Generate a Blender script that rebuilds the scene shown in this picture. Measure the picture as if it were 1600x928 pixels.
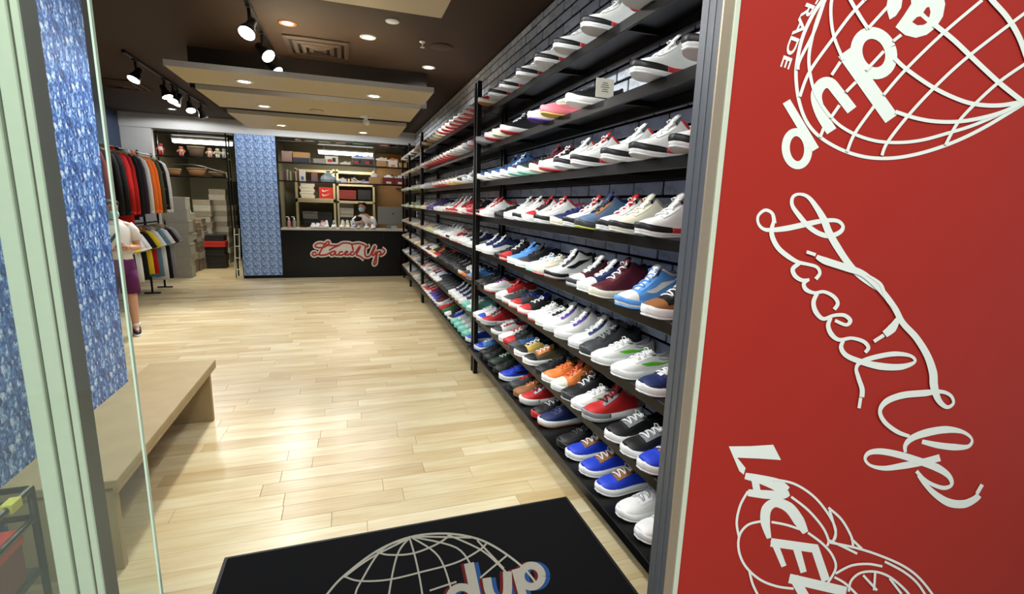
import bpy, bmesh, math, random
from mathutils import Vector, Matrix
random.seed(7)
# ================================================================== camera, world, lights, exposure
for o in list(bpy.data.objects): bpy.data.objects.remove(o)
SC = bpy.context.scene
COL = SC.collection
FPX, CAM_H = 756.14, 1.70            # focal length in px of the 1600 px wide frame, eye height
CR = Matrix(((0.947511, -0.318340, 0.029709), (-0.031983, -0.186825, -0.981872), (0.318120, 0.929385, -0.187200)))
cam_d = bpy.data.cameras.new('camera'); cam = bpy.data.objects.new('camera', cam_d); COL.objects.link(cam)
cam_d.sensor_width = 36.0; cam_d.lens = FPX / 1600 * 36; cam_d.clip_start = 0.02
m3 = Matrix((CR[0], -CR[1], -CR[2])).transposed()
cam.matrix_world = Matrix.Translation((0, 0, CAM_H)) @ m3.to_4x4()
SC.camera = cam
SC.view_settings.view_transform = 'Standard'; SC.view_settings.look = 'None'
SC.view_settings.exposure = 0.31; SC.view_settings.gamma = 1.0
SC.view_settings.use_curve_mapping = False
w = bpy.data.worlds.new('mall_light'); SC.world = w; w.use_nodes = True
w.node_tree.nodes['Background'].inputs[0].default_value = (0.93, 0.97, 1.0, 1)
w.node_tree.nodes['Background'].inputs[1].default_value = 0.25

def ray(px, py): return CR.transposed() @ Vector((px - 800, py - 464, FPX))
def on(px, py, X=None, Y=None, Z=None):          # the point of a plane seen at a pixel of the photograph
    d = ray(px, py)
    t = X / d.x if X is not None else Y / d.y if Y is not None else (Z - CAM_H) / d.z
    return Vector((0, 0, CAM_H)) + d * t
def proj(P):
    q = CR @ (Vector(P) - Vector((0, 0, CAM_H)))
    return (800 + FPX * q.x / q.z, 464 + FPX * q.y / q.z, q.z)

def lamp(name, kind, loc, target, energy, color=(1, .99, .97), **kw):
    d = bpy.data.lights.new(name, kind); d.energy = energy; d.color = color
    for k, v in kw.items(): setattr(d, k, v)
    o = bpy.data.objects.new(name, d); COL.objects.link(o); o.location = loc
    o.rotation_euler = (Vector(target) - Vector(loc)).to_track_quat('-Z', 'Y').to_euler()
    return o
# the mall's ceiling lights behind the camera; added downlights near the door are set further down
lamp('mall_ceiling_light', 'AREA', (1.2, -1.6, 4.2), (1.0, 1.2, 1.0), 54, (.95, 1, .93), shape='RECTANGLE', size=3.0, size_y=1.2)
lamp('mall_ceiling_light', 'AREA', (-1.8, -1.6, 4.2), (-.6, 1.2, 1.0), 140, (.93, 1, .94), shape='RECTANGLE', size=2.4, size_y=1.2)

# ================================================================== helpers
def link(o): COL.objects.link(o); return o
def tag(o, label=None, cat=None, group=None, kind=None):
    if label: o['label'] = label
    if cat: o['category'] = cat
    if group: o['group'] = group
    if kind: o['kind'] = kind
    return o
def empty(name, loc, rz=0, label=None, cat=None, group=None, kind=None):
    o = bpy.data.objects.new(name, None); o.empty_display_size = .05; link(o)
    o.location = loc; o.rotation_euler = (0, 0, rz)
    return tag(o, label, cat, group, kind)
def add(name, me, m, parent=None):
    o = bpy.data.objects.new(name, me); link(o)
    if parent is not None: o.parent = parent
    if m is not None:
        if len(me.materials) == 0: me.materials.append(m)
        elif me.materials[0] is not m:
            o.material_slots[0].link = 'OBJECT'; o.material_slots[0].material = m
    return o

class MB:
    def __init__(s): s.v = []; s.f = []; s.mi = []; s.cur = 0
    def face(s, idx): s.f.append(idx); s.mi.append(s.cur)
    def box(s, lo, hi, b=0):
        x0, y0, z0 = lo; x1, y1, z1 = hi; n = len(s.v)
        if b <= 0:
            s.v += [(x0,y0,z0),(x1,y0,z0),(x1,y1,z0),(x0,y1,z0),(x0,y0,z1),(x1,y0,z1),(x1,y1,z1),(x0,y1,z1)]
            for q in ((0,3,2,1),(4,5,6,7),(0,1,5,4),(1,2,6,5),(2,3,7,6),(3,0,4,7)): s.face([n+i for i in q])
        else:
            bm = bmesh.new(); bmesh.ops.create_cube(bm, size=1)
            for v in bm.verts: v.co = Vector(((x0+x1)/2 + v.co.x*(x1-x0), (y0+y1)/2 + v.co.y*(y1-y0), (z0+z1)/2 + v.co.z*(z1-z0)))
            bmesh.ops.bevel(bm, geom=bm.edges[:], offset=b, segments=1, affect='EDGES')
            s.bm(bm)
        return s
    def bm(s, bm, mat=None):
        n = len(s.v); bm.verts.index_update()
        for v in bm.verts: s.v.append(tuple(mat @ v.co if mat else v.co))
        for f in bm.faces: s.face([n + v.index for v in f.verts])
        bm.free(); return s
    def loft(s, rings, close=True, cap=True):
        n0 = len(s.v); k = len(rings[0])
        for r in rings: s.v += [tuple(p) for p in r]
        for i in range(len(rings) - 1):
            for j in range(k if close else k - 1):
                a = n0 + i*k + j; b = n0 + i*k + (j+1) % k
                s.face([a, b, b + k, a + k])
        if cap and close:
            s.face([n0 + j for j in range(k)][::-1]); s.face([n0 + (len(rings)-1)*k + j for j in range(k)])
        return s
    def tube(s, path, rad, n=8, squash=1.0, up=Vector((0, 0, 1))):
        path = [Vector(p) for p in path]
        if not isinstance(rad, (list, tuple)): rad = [rad]*len(path)
        rings = []
        for i, p in enumerate(path):
            t = (path[min(i+1, len(path)-1)] - path[max(i-1, 0)]).normalized()
            a = t.cross(up)
            if a.length < 1e-4: a = t.cross(Vector((1, 0, 0)))
            a.normalize(); b = a.cross(t)
            rings.append([p + a*math.cos(q)*rad[i] + b*math.sin(q)*rad[i]*squash for q in [2*math.pi*j/n for j in range(n)]])
        return s.loft(rings)
    def lathe(s, prof, c=(0, 0, 0), n=16, sx=1, sy=1):
        rings = [[(c[0] + r*sx*math.cos(2*math.pi*j/n), c[1] + r*sy*math.sin(2*math.pi*j/n), c[2] + z) for j in range(n)] for r, z in prof]
        return s.loft(rings)
    def prism(s, poly, f, depth):                 # poly: 2D outline, f maps (u, v, d) to 3D
        n = len(s.v); k = len(poly)
        s.v += [tuple(f(u, v, 0)) for u, v in poly] + [tuple(f(u, v, depth)) for u, v in poly]
        s.face([n+i for i in range(k)][::-1]); s.face([n+k+i for i in range(k)])
        for i in range(k): s.face([n+i, n+(i+1) % k, n+k+(i+1) % k, n+k+i])
        return s
    def mesh(s, name, smooth=False, fix=True):
        me = bpy.data.meshes.new(name); me.from_pydata(s.v, [], s.f)
        if any(s.mi): me.polygons.foreach_set('material_index', s.mi)
        if fix and len(s.f) < 6000:
            bm = bmesh.new(); bm.from_mesh(me); bmesh.ops.recalc_face_normals(bm, faces=bm.faces); bm.to_mesh(me); bm.free()
        if smooth: me.polygons.foreach_set('use_smooth', [True]*len(me.polygons))
        me.update(); return me
    def build(s, name, m, parent=None, smooth=False):
        return add(name, s.mesh(name, smooth), m, parent)
def B(lo, hi, b=0): return MB().box(lo, hi, b)

# ------------------------------------------------------------------ materials
def srgb(r, g, b):
    f = lambda c: (c/255/12.92) if c <= 10.3 else ((c/255 + .055)/1.055)**2.4
    return (f(r), f(g), f(b), 1)
MATS = {}
def mat(name, rgb, rough=.6, metal=0, noise=.08, nscale=30, bump=0, spec=.5, emit=None, es=0, coat=0):
    if name in MATS: return MATS[name]
    m = bpy.data.materials.new(name); m.use_nodes = True; nt = m.node_tree; p = nt.nodes['Principled BSDF']
    c = srgb(*rgb)
    p.inputs['Roughness'].default_value = rough; p.inputs['Metallic'].default_value = metal
    p.inputs['Specular IOR Level'].default_value = spec
    if coat: p.inputs['Coat Weight'].default_value = coat; p.inputs['Coat Roughness'].default_value = .08
    tc = nt.nodes.new('ShaderNodeTexCoord'); n = nt.nodes.new('ShaderNodeTexNoise')
    n.inputs['Scale'].default_value = nscale; n.inputs['Detail'].default_value = 3
    nt.links.new(tc.outputs['Object'], n.inputs['Vector'])
    mx = nt.nodes.new('ShaderNodeMix'); mx.data_type = 'RGBA'
    mx.inputs[6].default_value = tuple(x*(1-noise) for x in c[:3]) + (1,)
    mx.inputs[7].default_value = tuple(min(1, x*(1+noise)) for x in c[:3]) + (1,)
    nt.links.new(n.outputs['Fac'], mx.inputs[0]); nt.links.new(mx.outputs[2], p.inputs['Base Color'])
    if bump:
        b = nt.nodes.new('ShaderNodeBump'); b.inputs['Strength'].default_value = bump; b.inputs['Distance'].default_value = .002
        nt.links.new(n.outputs['Fac'], b.inputs['Height']); nt.links.new(b.outputs[0], p.inputs['Normal'])
    if emit:
        p.inputs['Emission Color'].default_value = srgb(*emit); p.inputs['Emission Strength'].default_value = es
    MATS[name] = m; return m
def nodes_mat(name):
    m = bpy.data.materials.new(name); m.use_nodes = True
    MATS[name] = m; return m, m.node_tree, m.node_tree.nodes['Principled BSDF']
def ramp(nt, stops, inp, interp='LINEAR'):
    r = nt.nodes.new('ShaderNodeValToRGB'); r.color_ramp.interpolation = interp
    while len(r.color_ramp.elements) < len(stops): r.color_ramp.elements.new(.5)
    for e, (p, c) in zip(r.color_ramp.elements, stops): e.position = p; e.color = srgb(*c)
    nt.links.new(inp, r.inputs[0]); return r.outputs[0]
def mixc(nt, fac, a, b, mode='MIX'):
    x = nt.nodes.new('ShaderNodeMix'); x.data_type = 'RGBA'; x.blend_type = mode
    for i, q in ((0, fac), (6, a), (7, b)):
        if hasattr(q, 'is_linked') or hasattr(q, 'links'): nt.links.new(q, x.inputs[i])
        else: x.inputs[i].default_value = q
    return x.outputs[2]
def mapping(nt, scale, coord='Object', rot=(0, 0, 0), loc=None):
    tc = nt.nodes.new('ShaderNodeTexCoord'); mp = nt.nodes.new('ShaderNodeMapping')
    mp.inputs['Scale'].default_value = scale; mp.inputs['Rotation'].default_value = rot
    nt.links.new(tc.outputs[coord], mp.inputs['Vector']); 
    if loc is not None: nt.links.new(loc, mp.inputs['Location'])
    return mp.outputs[0]
def tex(nt, kind, vec, **kw):
    n = nt.nodes.new('ShaderNodeTex' + kind); nt.links.new(vec, n.inputs['Vector'])
    for k, v in kw.items():
        if k in n.inputs: n.inputs[k].default_value = v
        else: setattr(n, k, v)
    return n

def wood_floor(name, attr):
    m, nt, p = nodes_mat(name)
    if attr: a = nt.nodes.new('ShaderNodeAttribute'); a.attribute_name = 'tone'; rnd = a.outputs['Fac']
    else: a = nt.nodes.new('ShaderNodeObjectInfo'); rnd = a.outputs['Random']
    sc = nt.nodes.new('ShaderNodeMath'); sc.operation = 'MULTIPLY'; sc.inputs[1].default_value = 37
    nt.links.new(rnd, sc.inputs[0])
    cb = nt.nodes.new('ShaderNodeCombineXYZ'); nt.links.new(sc.outputs[0], cb.inputs[0]); nt.links.new(sc.outputs[0], cb.inputs[1])
    v = mapping(nt, (1.6, 22, 1), loc=cb.outputs[0])
    g = tex(nt, 'Noise', v, Scale=1.6, Detail=6, Roughness=.62, Distortion=.6)
    v2 = mapping(nt, (1.2, 5, 1), loc=cb.outputs[0])
    g2 = tex(nt, 'Noise', v2, Scale=1.3, Detail=2)
    base = ramp(nt, [(0, (204, 185, 144)), (.25, (215, 200, 160)), (.7, (221, 208, 170)), (1, (230, 219, 185))], rnd)
    grain = ramp(nt, [(.3, (235, 222, 202)), (.55, (255, 255, 255)), (.8, (255, 252, 246))], g.outputs['Fac'])
    c = mixc(nt, .75, base, grain, 'MULTIPLY')
    blotch = ramp(nt, [(.35, (235, 220, 200)), (.65, (255, 255, 255))], g2.outputs['Fac'])
    c = mixc(nt, .8, c, blotch, 'MULTIPLY')
    nt.links.new(c, p.inputs['Base Color'])
    p.inputs['Roughness'].default_value = .32; p.inputs['Coat Weight'].default_value = .25; p.inputs['Coat Roughness'].default_value = .22
    return m
def brick_mat(name, attr):
    m, nt, p = nodes_mat(name)
    if attr: a = nt.nodes.new('ShaderNodeAttribute'); a.attribute_name = 'tone'; rnd = a.outputs['Fac']
    else: a = nt.nodes.new('ShaderNodeObjectInfo'); rnd = a.outputs['Random']
    v = mapping(nt, (9, 9, 14), 'Object' if attr else 'Object')
    n = tex(nt, 'Noise', v, Scale=1.5, Detail=5, Roughness=.6)
    base = ramp(nt, [(0, (174, 182, 192)), (.5, (194, 202, 212)), (1, (214, 220, 227))], rnd)
    st = ramp(nt, [(.3, (175, 175, 178)), (.5, (255, 255, 255))], n.outputs['Fac'])
    nt.links.new(mixc(nt, .8, base, st, 'MULTIPLY'), p.inputs['Base Color'])
    p.inputs['Roughness'].default_value = .55
    b = nt.nodes.new('ShaderNodeBump'); b.inputs['Strength'].default_value = .25; b.inputs['Distance'].default_value = .003
    nt.links.new(n.outputs['Fac'], b.inputs['Height']); nt.links.new(b.outputs[0], p.inputs['Normal'])
    return m
def blue_print(name, period, light, fine):
    """printed film: one motif wrapped into a repeating tile, so that the repeats and their seams show"""
    m, nt, p = nodes_mat(name)
    v = mapping(nt, (1, 1, 1))
    sep = nt.nodes.new('ShaderNodeSeparateXYZ'); nt.links.new(v, sep.inputs[0])
    def math_(op, a, b, c=None):
        n = nt.nodes.new('ShaderNodeMath'); n.operation = op
        for k, q in enumerate((a, b, c)):
            if q is None: continue
            if hasattr(q, 'links'): nt.links.new(q, n.inputs[k])
            else: n.inputs[k].default_value = q
        return n.outputs[0]
    h = math_('ADD', sep.outputs[0], sep.outputs[1])
    hz = math_('MULTIPLY_ADD', sep.outputs[2], .0, h)
    u = math_('WRAP', hz, period, 0.0); w_ = math_('WRAP', math_('MULTIPLY_ADD', h, .0, sep.outputs[2]), period, 0.0)
    cb = nt.nodes.new('ShaderNodeCombineXYZ'); nt.links.new(u, cb.inputs[0]); nt.links.new(math_('MULTIPLY', w_, .6), cb.inputs[1])
    n1 = tex(nt, 'Noise', cb.outputs[0], Scale=fine, Detail=3, Roughness=.65, Distortion=1.2)
    n2 = tex(nt, 'Voronoi', cb.outputs[0], Scale=fine*.9)
    sc_ = nt.nodes.new('ShaderNodeSeparateColor'); nt.links.new(n2.outputs['Color'], sc_.inputs[0])
    f = math_('MULTIPLY_ADD', sc_.outputs[0], .45, math_('MULTIPLY_ADD', n1.outputs['Fac'], 2.4, -.92))
    if light: st = [(.1, (34, 52, 112)), (.26, (70, 104, 168)), (.46, (116, 152, 206)), (.7, (150, 182, 224)), (.92, (226, 234, 246))]
    else: st = [(.06, (12, 18, 60)), (.24, (26, 50, 126)), (.46, (48, 98, 184)), (.7, (104, 156, 222)), (.95, (222, 232, 248))]
    nt.links.new(ramp(nt, st, f), p.inputs['Base Color'])
    p.inputs['Roughness'].default_value = .35
    return m
def pane_mat(name, tint=(.95, .985, .965, 1), refl=.075):
    m, nt, p = nodes_mat(name)
    t = nt.nodes.new('ShaderNodeBsdfTransparent'); t.inputs[0].default_value = tint
    g = nt.nodes.new('ShaderNodeBsdfGlossy'); g.inputs['Roughness'].default_value = .02; g.inputs[0].default_value = (.95, 1, .97, 1)
    lw = nt.nodes.new('ShaderNodeLayerWeight'); lw.inputs[0].default_value = .5
    pw_ = nt.nodes.new('ShaderNodeMath'); pw_.operation = 'POWER'; pw_.inputs[1].default_value = 5; nt.links.new(lw.outputs['Facing'], pw_.inputs[0])
    ml = nt.nodes.new('ShaderNodeMath'); ml.operation = 'MULTIPLY_ADD'; ml.inputs[1].default_value = .8; ml.inputs[2].default_value = refl
    nt.links.new(pw_.outputs[0], ml.inputs[0])
    mx = nt.nodes.new('ShaderNodeMixShader'); nt.links.new(ml.outputs[0], mx.inputs[0])
    nt.links.new(t.outputs[0], mx.inputs[1]); nt.links.new(g.outputs[0], mx.inputs[2])
    nt.links.new(mx.outputs[0], nt.nodes['Material Output'].inputs[0])
    return m

M_floor, M_floor2 = wood_floor('maple_plank', False), wood_floor('maple_plank_far', True)
M_brick, M_brick2 = brick_mat('grey_brick', False), brick_mat('grey_brick_far', True)
M_mortar = mat('mortar', (16, 17, 20), .95, noise=.3, spec=.1)
M_blue = blue_print('blue_camo_print', .24, False, 42)
M_bluecol = blue_print('blue_bead_print', .16, True, 60)
M_ceil = mat('brown_ceiling', (54, 36, 22), .75, noise=.05, nscale=8)
M_bulk = mat('shaded_bulkhead', (24, 17, 13), .9)  # bulkhead lies unlit, so its shade is put into the colour
M_beige = mat('beige_laminate', (190, 174, 140), .42, noise=.04, nscale=5)
M_grey = mat('grey_paint', (196, 198, 200), .7, noise=.04, nscale=6)
M_olive = mat('olive_wall', (112, 108, 86), .8, noise=.05, nscale=4)
M_navywall = mat('navy_wall', (44, 58, 84), .6)
M_black = mat('black_steel', (9, 9, 9), .35, metal=.0, spec=.22)
M_blackm = mat('black_matte', (16, 16, 17), .6)
M_shelf = mat('black_shelf', (9, 8, 8), .35, spec=.25)
M_alu = mat('brushed_aluminium', (214, 218, 198), .4, metal=.1, noise=.06, nscale=60)
M_aludark = mat('dark_aluminium', (108, 110, 114), .4, metal=.5, noise=.06, nscale=60)
M_aluwarm = mat('warm_aluminium', (190, 172, 150), .38, metal=.7, noise=.06, nscale=60)
M_red = mat('red_vinyl', (172, 45, 36), .5, noise=.03, nscale=3, spec=.18)
M_white = mat('white_vinyl', (243, 246, 240), .5, noise=.02)
M_wood = mat('bench_plywood', (170, 149, 110), .5, noise=.14, nscale=9)
M_woodedge = mat('bench_edge', (164, 140, 98), .5, noise=.15, nscale=20)
M_lampon = mat('lit_lamp_face', (255, 255, 255), .4, emit=(255, 252, 248), es=14)
M_tubeon = mat('lit_fluorescent_tube', (255, 255, 250), .4, emit=(255, 250, 238), es=5)
M_glass = pane_mat('glass_pane')
M_glassedge = mat('polished_glass_edge', (206, 228, 208), .12, noise=.02, spec=.8)
M_mat = mat('black_carpet', (15, 15, 17), .95, noise=.5, nscale=240, bump=.6, spec=.1)
M_matlogo = mat('grey_carpet_print', (150, 146, 134), .95, noise=.15, nscale=260, bump=.4, spec=.1)
M_matblue = mat('blue_carpet_print', (36, 68, 116), .95, noise=.2, nscale=260, spec=.1)
M_matred = mat('red_carpet_print', (86, 26, 26), .95, noise=.2, nscale=260, spec=.1)
M_card = mat('brown_cardboard', (172, 132, 84), .8, noise=.08, nscale=12)
M_boxgrey = mat('grey_card', (150, 148, 136), .75, noise=.08, nscale=12)
M_boxtaupe = mat('taupe_card', (122, 112, 96), .75, noise=.25, nscale=40)
M_boxwhite = mat('white_card', (214, 208, 192), .7, noise=.05, nscale=12)
M_boxred = mat('red_card', (190, 42, 32), .6, noise=.05)
M_boxdred = mat('dark_red_card', (112, 30, 24), .6, noise=.08)
M_boxblk = mat('black_card', (24, 24, 24), .6)
M_skin = mat('skin', (196, 148, 122), .55, noise=.06, nscale=15)
M_hair = mat('dark_hair', (30, 22, 18), .5, noise=.3, nscale=90, bump=.4)
M_mask = mat('face_mask', (150, 196, 206), .8)
M_shirtw = mat('white_cotton', (222, 220, 214), .85, noise=.05, bump=.2, nscale=60)
M_pine = mat('pine_lumber', (176, 162, 126), .6, noise=.1, nscale=14)
# ================================================================== the setting
XW, YB, ZC = 1.50, 11.40, 3.20         # brick wall, back wall line, ceiling
Y0 = 1.32
def struct(name, mb, m, parent=None): return tag(mb.build(name, m, parent), kind='structure')

# ---- floor: maple planks running across the shop
floor = struct('floor', B((-4.05, 1.0, -.08), (1.62, 15.6, -.012)), mat('plank_joint', (120, 88, 52), .8))
tag(floor, 'pale maple plank floor of the shop', 'floor')
PW = .1305
rng = random.Random(3); planks = []
row = 0; y = 1.02
while y < 15.5:
    x = -4.0 - rng.random()*.9
    while x < 1.58:
        ln = rng.choice((.55, .75, .95, 1.15, .65, .85))
        a, b = max(x, -4.0), min(x + ln, 1.58)
        if b - a > .05: planks.append((a, b, y, y + PW))
        x += ln
    y += PW
def scr_area(pts):
    q = [proj(p) for p in pts]
    if min(z for *_, z in q) < .15: return 0
    cx = sum(a for a, *_ in q)/len(q); cy = sum(b for _, b, _ in q)/len(q)
    if not (-40 < cx < 1120 and -20 < cy < 960): return 0
    return abs(sum(q[i][0]*q[(i+1) % 4][1] - q[(i+1) % 4][0]*q[i][1] for i in range(4)))/2
planks.sort(key=lambda p: -scr_area([(p[0], p[2], 0), (p[1], p[2], 0), (p[1], p[3], 0), (p[0], p[3], 0)]))
pm = {}
for i, (a, b, c, d) in enumerate(planks[:300]):
    ln = round(b - a, 3)
    if ln not in pm: pm[ln] = B((0, 0, -.012), (ln - .0016, PW - .0014, 0), .0012).mesh('plank')
    o = add('plank', pm[ln], M_floor, floor); o.location = (a, c, 0)
def stuff(name, boxes, m, parent, rr):
    mb = MB(); tones = []
    for lo, hi in boxes:
        n = len(mb.f); mb.box(lo, hi); t = rr.random(); tones += [t]*(len(mb.f) - n)
    me = mb.mesh(name, fix=False); at = me.attributes.new('tone', 'FLOAT', 'FACE'); at.data.foreach_set('value', tones)
    o = add(name, me, m, parent); o['kind'] = 'stuff'; return o
stuff('far_planks', [((a, c, -.012), (b - .0016, d - .0014, 0)) for a, b, c, d in planks[300:]], M_floor2, floor, rng)
mall = struct('floor_mall', B((-4, -3, -.1), (4.2, 1.0, 0)), mat('mall_tile', (150, 146, 138), .4, noise=.1, nscale=3))

# ---- right wall: grey bricks standing proud of dark joints
wall_r = struct('wall_right', B((XW + .008, Y0, 0), (XW + .12, 13.5, ZC)), M_mortar)
tag(wall_r, 'grey painted brick wall with dark joints behind the sneakers', 'wall')
BL, BH = .265, .0805
bricks = []; k = 0; z = .0
while z < ZC - .02:
    y = Y0 - (BL/2 if k % 2 else 0); zz = min(z + BH, ZC)
    while y < 11.4:
        a, b = max(y, Y0), min(y + BL, 11.4)
        if b - a > .03: bricks.append((a, b, z, zz))
        y += BL
    z += BH; k += 1
def bscore(p):
    a, b, c, d = p
    q = proj((XW, (a+b)/2, (c+d)/2))
    if q[2] < .2 or not (-30 < q[1] < 940) or q[0] > 1105 - .1*q[1]: return 0
    return scr_area([(XW, a, c), (XW, b, c), (XW, b, d), (XW, a, d)])
bricks.sort(key=lambda p: -bscore(p))
bmesh_ = {}
for a, b, c, d in bricks[:300]:
    key = (round(b - a, 3), round(d - c, 3))
    if key not in bmesh_: bmesh_[key] = B((0, 0, 0), (.012, key[0] - .017, key[1] - .015), .003).mesh('brick')
    o = add('brick', bmesh_[key], M_brick, wall_r); o.location = (XW - .002 + rng.uniform(-.0015, .0015), a, c)
stuff('far_bricks', [((XW - .002, a, c), (XW + .010, b - .017, d - .015)) for a, b, c, d in bricks[300:]], M_brick2, wall_r, rng)

# ---- other walls, ceiling, soffit
ceil = struct('ceiling', B((-4.1, Y0 - .05, ZC), (1.62, 15.6, ZC + .1)), M_ceil)
struct('wall_left', B((-4.12, 3.7, 0), (-4.0, 15.6, ZC)), M_navywall)
w_blue = struct('wall_blue', B((-1.62, 1.05, 0), (-1.42, 3.72, ZC)), M_blue)
tag(w_blue, 'wall covered in blue and white camouflage print beside the bench', 'wall')
struct('wall_stockroom_left', B((-4.0, 11.5, 0), (-3.985, 15.5, ZC)), M_olive)
struct('wall_return', B((-4.12, 3.58, 0), (-1.62, 3.70, ZC)), M_navywall)
struct('wall_back', B((-2.02, 13.5, 0), (1.62, 13.6, ZC)), M_olive)
struct('wall_stockroom_back', B((-4.1, 15.5, 0), (-2.02, 15.6, ZC)), M_olive)
struct('wall_back_left', B((-4.0, YB, 0), (-3.5, YB + .1, 2.95)), M_grey)
struct('trim_1', B((-4.0, YB - .02, 2.94), (XW, YB + .4, ZC)), M_grey)          # soffit over the back
struct('wall_partition', B((-2.10, 11.63, 0), (-1.42, 13.5, 2.94)), M_olive)
struct('wall_stockroom_side', B((-2.10, 13.5, 0), (-2.02, 15.5, ZC)), M_olive)
struct('door_3', B((-3.08, 15.42, 0), (-2.12, 15.498, 2.1), .003), mat('dark_doorway', (14, 13, 12), .8))

# ---- storefront: aluminium post, red panel, sliding glass door
SF = 1.0/1.2
post = empty('trim_2', (1.0*SF, 1.0, 0), kind='structure'); post.scale = (SF, SF, 1)
tag(post, 'aluminium storefront post between the shoe wall and the red panel', 'post')
def pb(name, lo, hi, m, b=.002): return B(lo, hi, b).build(name, m, post)
for o_, lo, hi, m in (('post_body', (0, .004, 0), (.05, .092, 3.1), M_aludark), ('face_strip', (0, 0, 0), (.034, .006, 3.1), M_aluwarm),
                      ('face_strip', (.036, -.004, 0), (.054, .006, 3.1), M_alu), ('side_rib', (-.003, .03, 0), (.0005, .034, 3.1), M_aludark),
                      ('side_rib', (-.003, .06, 0), (.0005, .064, 3.1), M_aludark)):
    pb(o_, lo, hi, m, .001)
YP = 1.0034
panel = empty('red_panel', (1.052*SF, YP, 0), label='tall red vinyl panel with white logos beside the aluminium post', cat='panel')
B((0, 0, 0), (3.2, .03, 3.1)).build('board', M_red, panel)

door = empty('door_1', (-.43*SF, 1.16*SF, 0), kind='structure'); door.scale = (SF, SF, 1)
tag(door, 'frameless sliding glass door pane with a green polished edge', 'door')
B((-1.0, 0, .01), (-.004, .010, 2.75)).build('pane', M_glass, door)
B((-.0035, -.0003, .01), (.0, .0103, 2.75)).build('glass_edge', M_glassedge, door)
stile = empty('window_1', (-.634*SF, 1.0, 0), kind='structure'); stile.scale = (SF, SF, 1)
tag(stile, 'pale aluminium window stile with dark grooves behind the glass door', 'window')
B((0, 0, 0), (.030, .05, 3.1), .002).build('frame_bar', M_alu, stile)
B((.030, .012, 0), (.036, .05, 3.1)).build('groove', M_blackm, stile)
B((.036, 0, 0), (.064, .05, 3.1), .002).build('frame_bar', M_alu, stile)
B((.064, .006, 0), (.068, .05, 3.1)).build('groove', mat('brown_groove', (92, 80, 62), .6), stile)
B((.068, 0, 0), (.082, .052, 3.1), .002).build('frame_bar', M_alu, stile)
B((.0815, .004, 0), (.083, .058, 3.1)).build('side_face', mat('shaded_side', (94, 88, 78), .5), stile)  # side of the aluminium stile, its shade put into the brown colour
B((-.9, .02, .05), (0, .028, 3.0)).build('pane', M_glass, stile)
struct('trim_3', B((-1.4, .95, 0), (.83, 1.02, .006), .002), M_alu)            # door track

# ---- ceiling: dropped panels under a bulkhead coloured dark for its shade
bulk = struct('trim_4', B((-1.50, 6.15, 2.80), (.95, 8.2, ZC - .001)), M_bulk)
panels = []
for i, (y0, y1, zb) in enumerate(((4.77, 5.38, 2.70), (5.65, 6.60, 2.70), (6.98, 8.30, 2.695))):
    o = struct('ceiling_panel', B((-1.335, y0, zb), (.805, y1, zb + .046), .003), M_beige); B((-1.335, y0 - .003, zb), (.805, y0, zb + .046)).build('front_edge', mat('pale_lit_edge', (204, 199, 184), .5), o)  # pale front edge, lightened further for the light falling on front faces
    tag(o, ('beige dropped ceiling panel nearest the entrance', 'beige dropped ceiling panel in the middle', 'beige dropped ceiling panel nearest the counter')[i], 'ceiling panel')
o = struct('ceiling_panel', B((-1.4, 2.3, 3.10), (.745, 4.06, 3.16), .003), M_beige)
tag(o, 'dim beige ceiling panel cut off by the top of the photo', 'ceiling panel')

# ================================================================== lamps
def downlight(x, y, z, label, watt, ring=None, size=.075, cone=158):
    t = empty('downlight', (x, y, z), label=label, cat='ceiling light', group='recessed downlights')
    MB().lathe([(size*.62, .03), (size*.62, -.004), (size*.8, -.008), (size, -.004), (size, 0.0), (size, .001)], n=24).build('trim_ring', ring or MATS['white_vinyl'], t, True)
    MB().lathe([(.0005, .002), (size*.66, .002), (size*.66, -.002), (.0005, -.002)], n=24).build('lens', M_lampon, t)
    lamp('downlight_beam', 'SPOT', (x, y, z - .02), (x, y, 0), watt, (1, .99, .965), spot_size=math.radians(cone), spot_blend=.7 if cone < 170 else .12, shadow_soft_size=.06).parent = None
    return t
ring_o = mat('copper_ring', (214, 140, 84), .4)
DL = [(-.82, 5.08, 2.699, 'lit downlight at the left of the nearest beige ceiling panel', None), (.29, 5.17, 2.699, 'lit downlight at the right of the nearest beige ceiling panel', None),
      (-.835, 6.3, 2.699, 'lit downlight in the middle beige ceiling panel', None), (-.825, 7.75, 2.694, 'lit downlight at the left of the farthest beige ceiling panel', None),
      (.27, 7.9, 2.694, 'lit downlight at the right of the farthest beige ceiling panel', None), (-.438, 5.0, 3.199, 'copper-ringed lit downlight in the brown ceiling by the track light', ring_o),
      (.242, 5.09, 3.199, 'bright white downlight in the brown ceiling right of the vent', None), (.933, 5.88, 3.199, 'white downlight in the brown ceiling close to the brick wall', None)]
for x, y, z, lb, rg in DL: downlight(x, y, z, lb, 48, rg, cone=158 if z < 3 or x > .9 else 98)
for x, y in ((.35, 2.15), (.35, 3.35), (-.75, 3.4)): downlight(x, y, 3.098 if y < 4.0 and y > 2.3 else 3.199, ('added unseen downlight over the entrance' if y < 3 else 'second added unseen downlight over the entrance') if x > 0 else 'added unseen downlight over the bench', 46)  # downlights out of view, added to brighten the floor and near shoes
for i_, (x, y) in enumerate(((-1.15, 9.3), (-.2, 9.3), (.75, 9.3), (-1.15, 10.5), (-.2, 10.5), (.75, 10.5), (-2.9, 10.6))): downlight(x, y, 3.199, '%s added downlight of the back ceiling, put in to brighten the back' % ('first second third fourth fifth sixth seventh'.split()[i_]), (40, 34, 12, 26, 20, 8, 44)[i_], cone=176)  # unseen downlights added to brighten the counter, column and soffit
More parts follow.
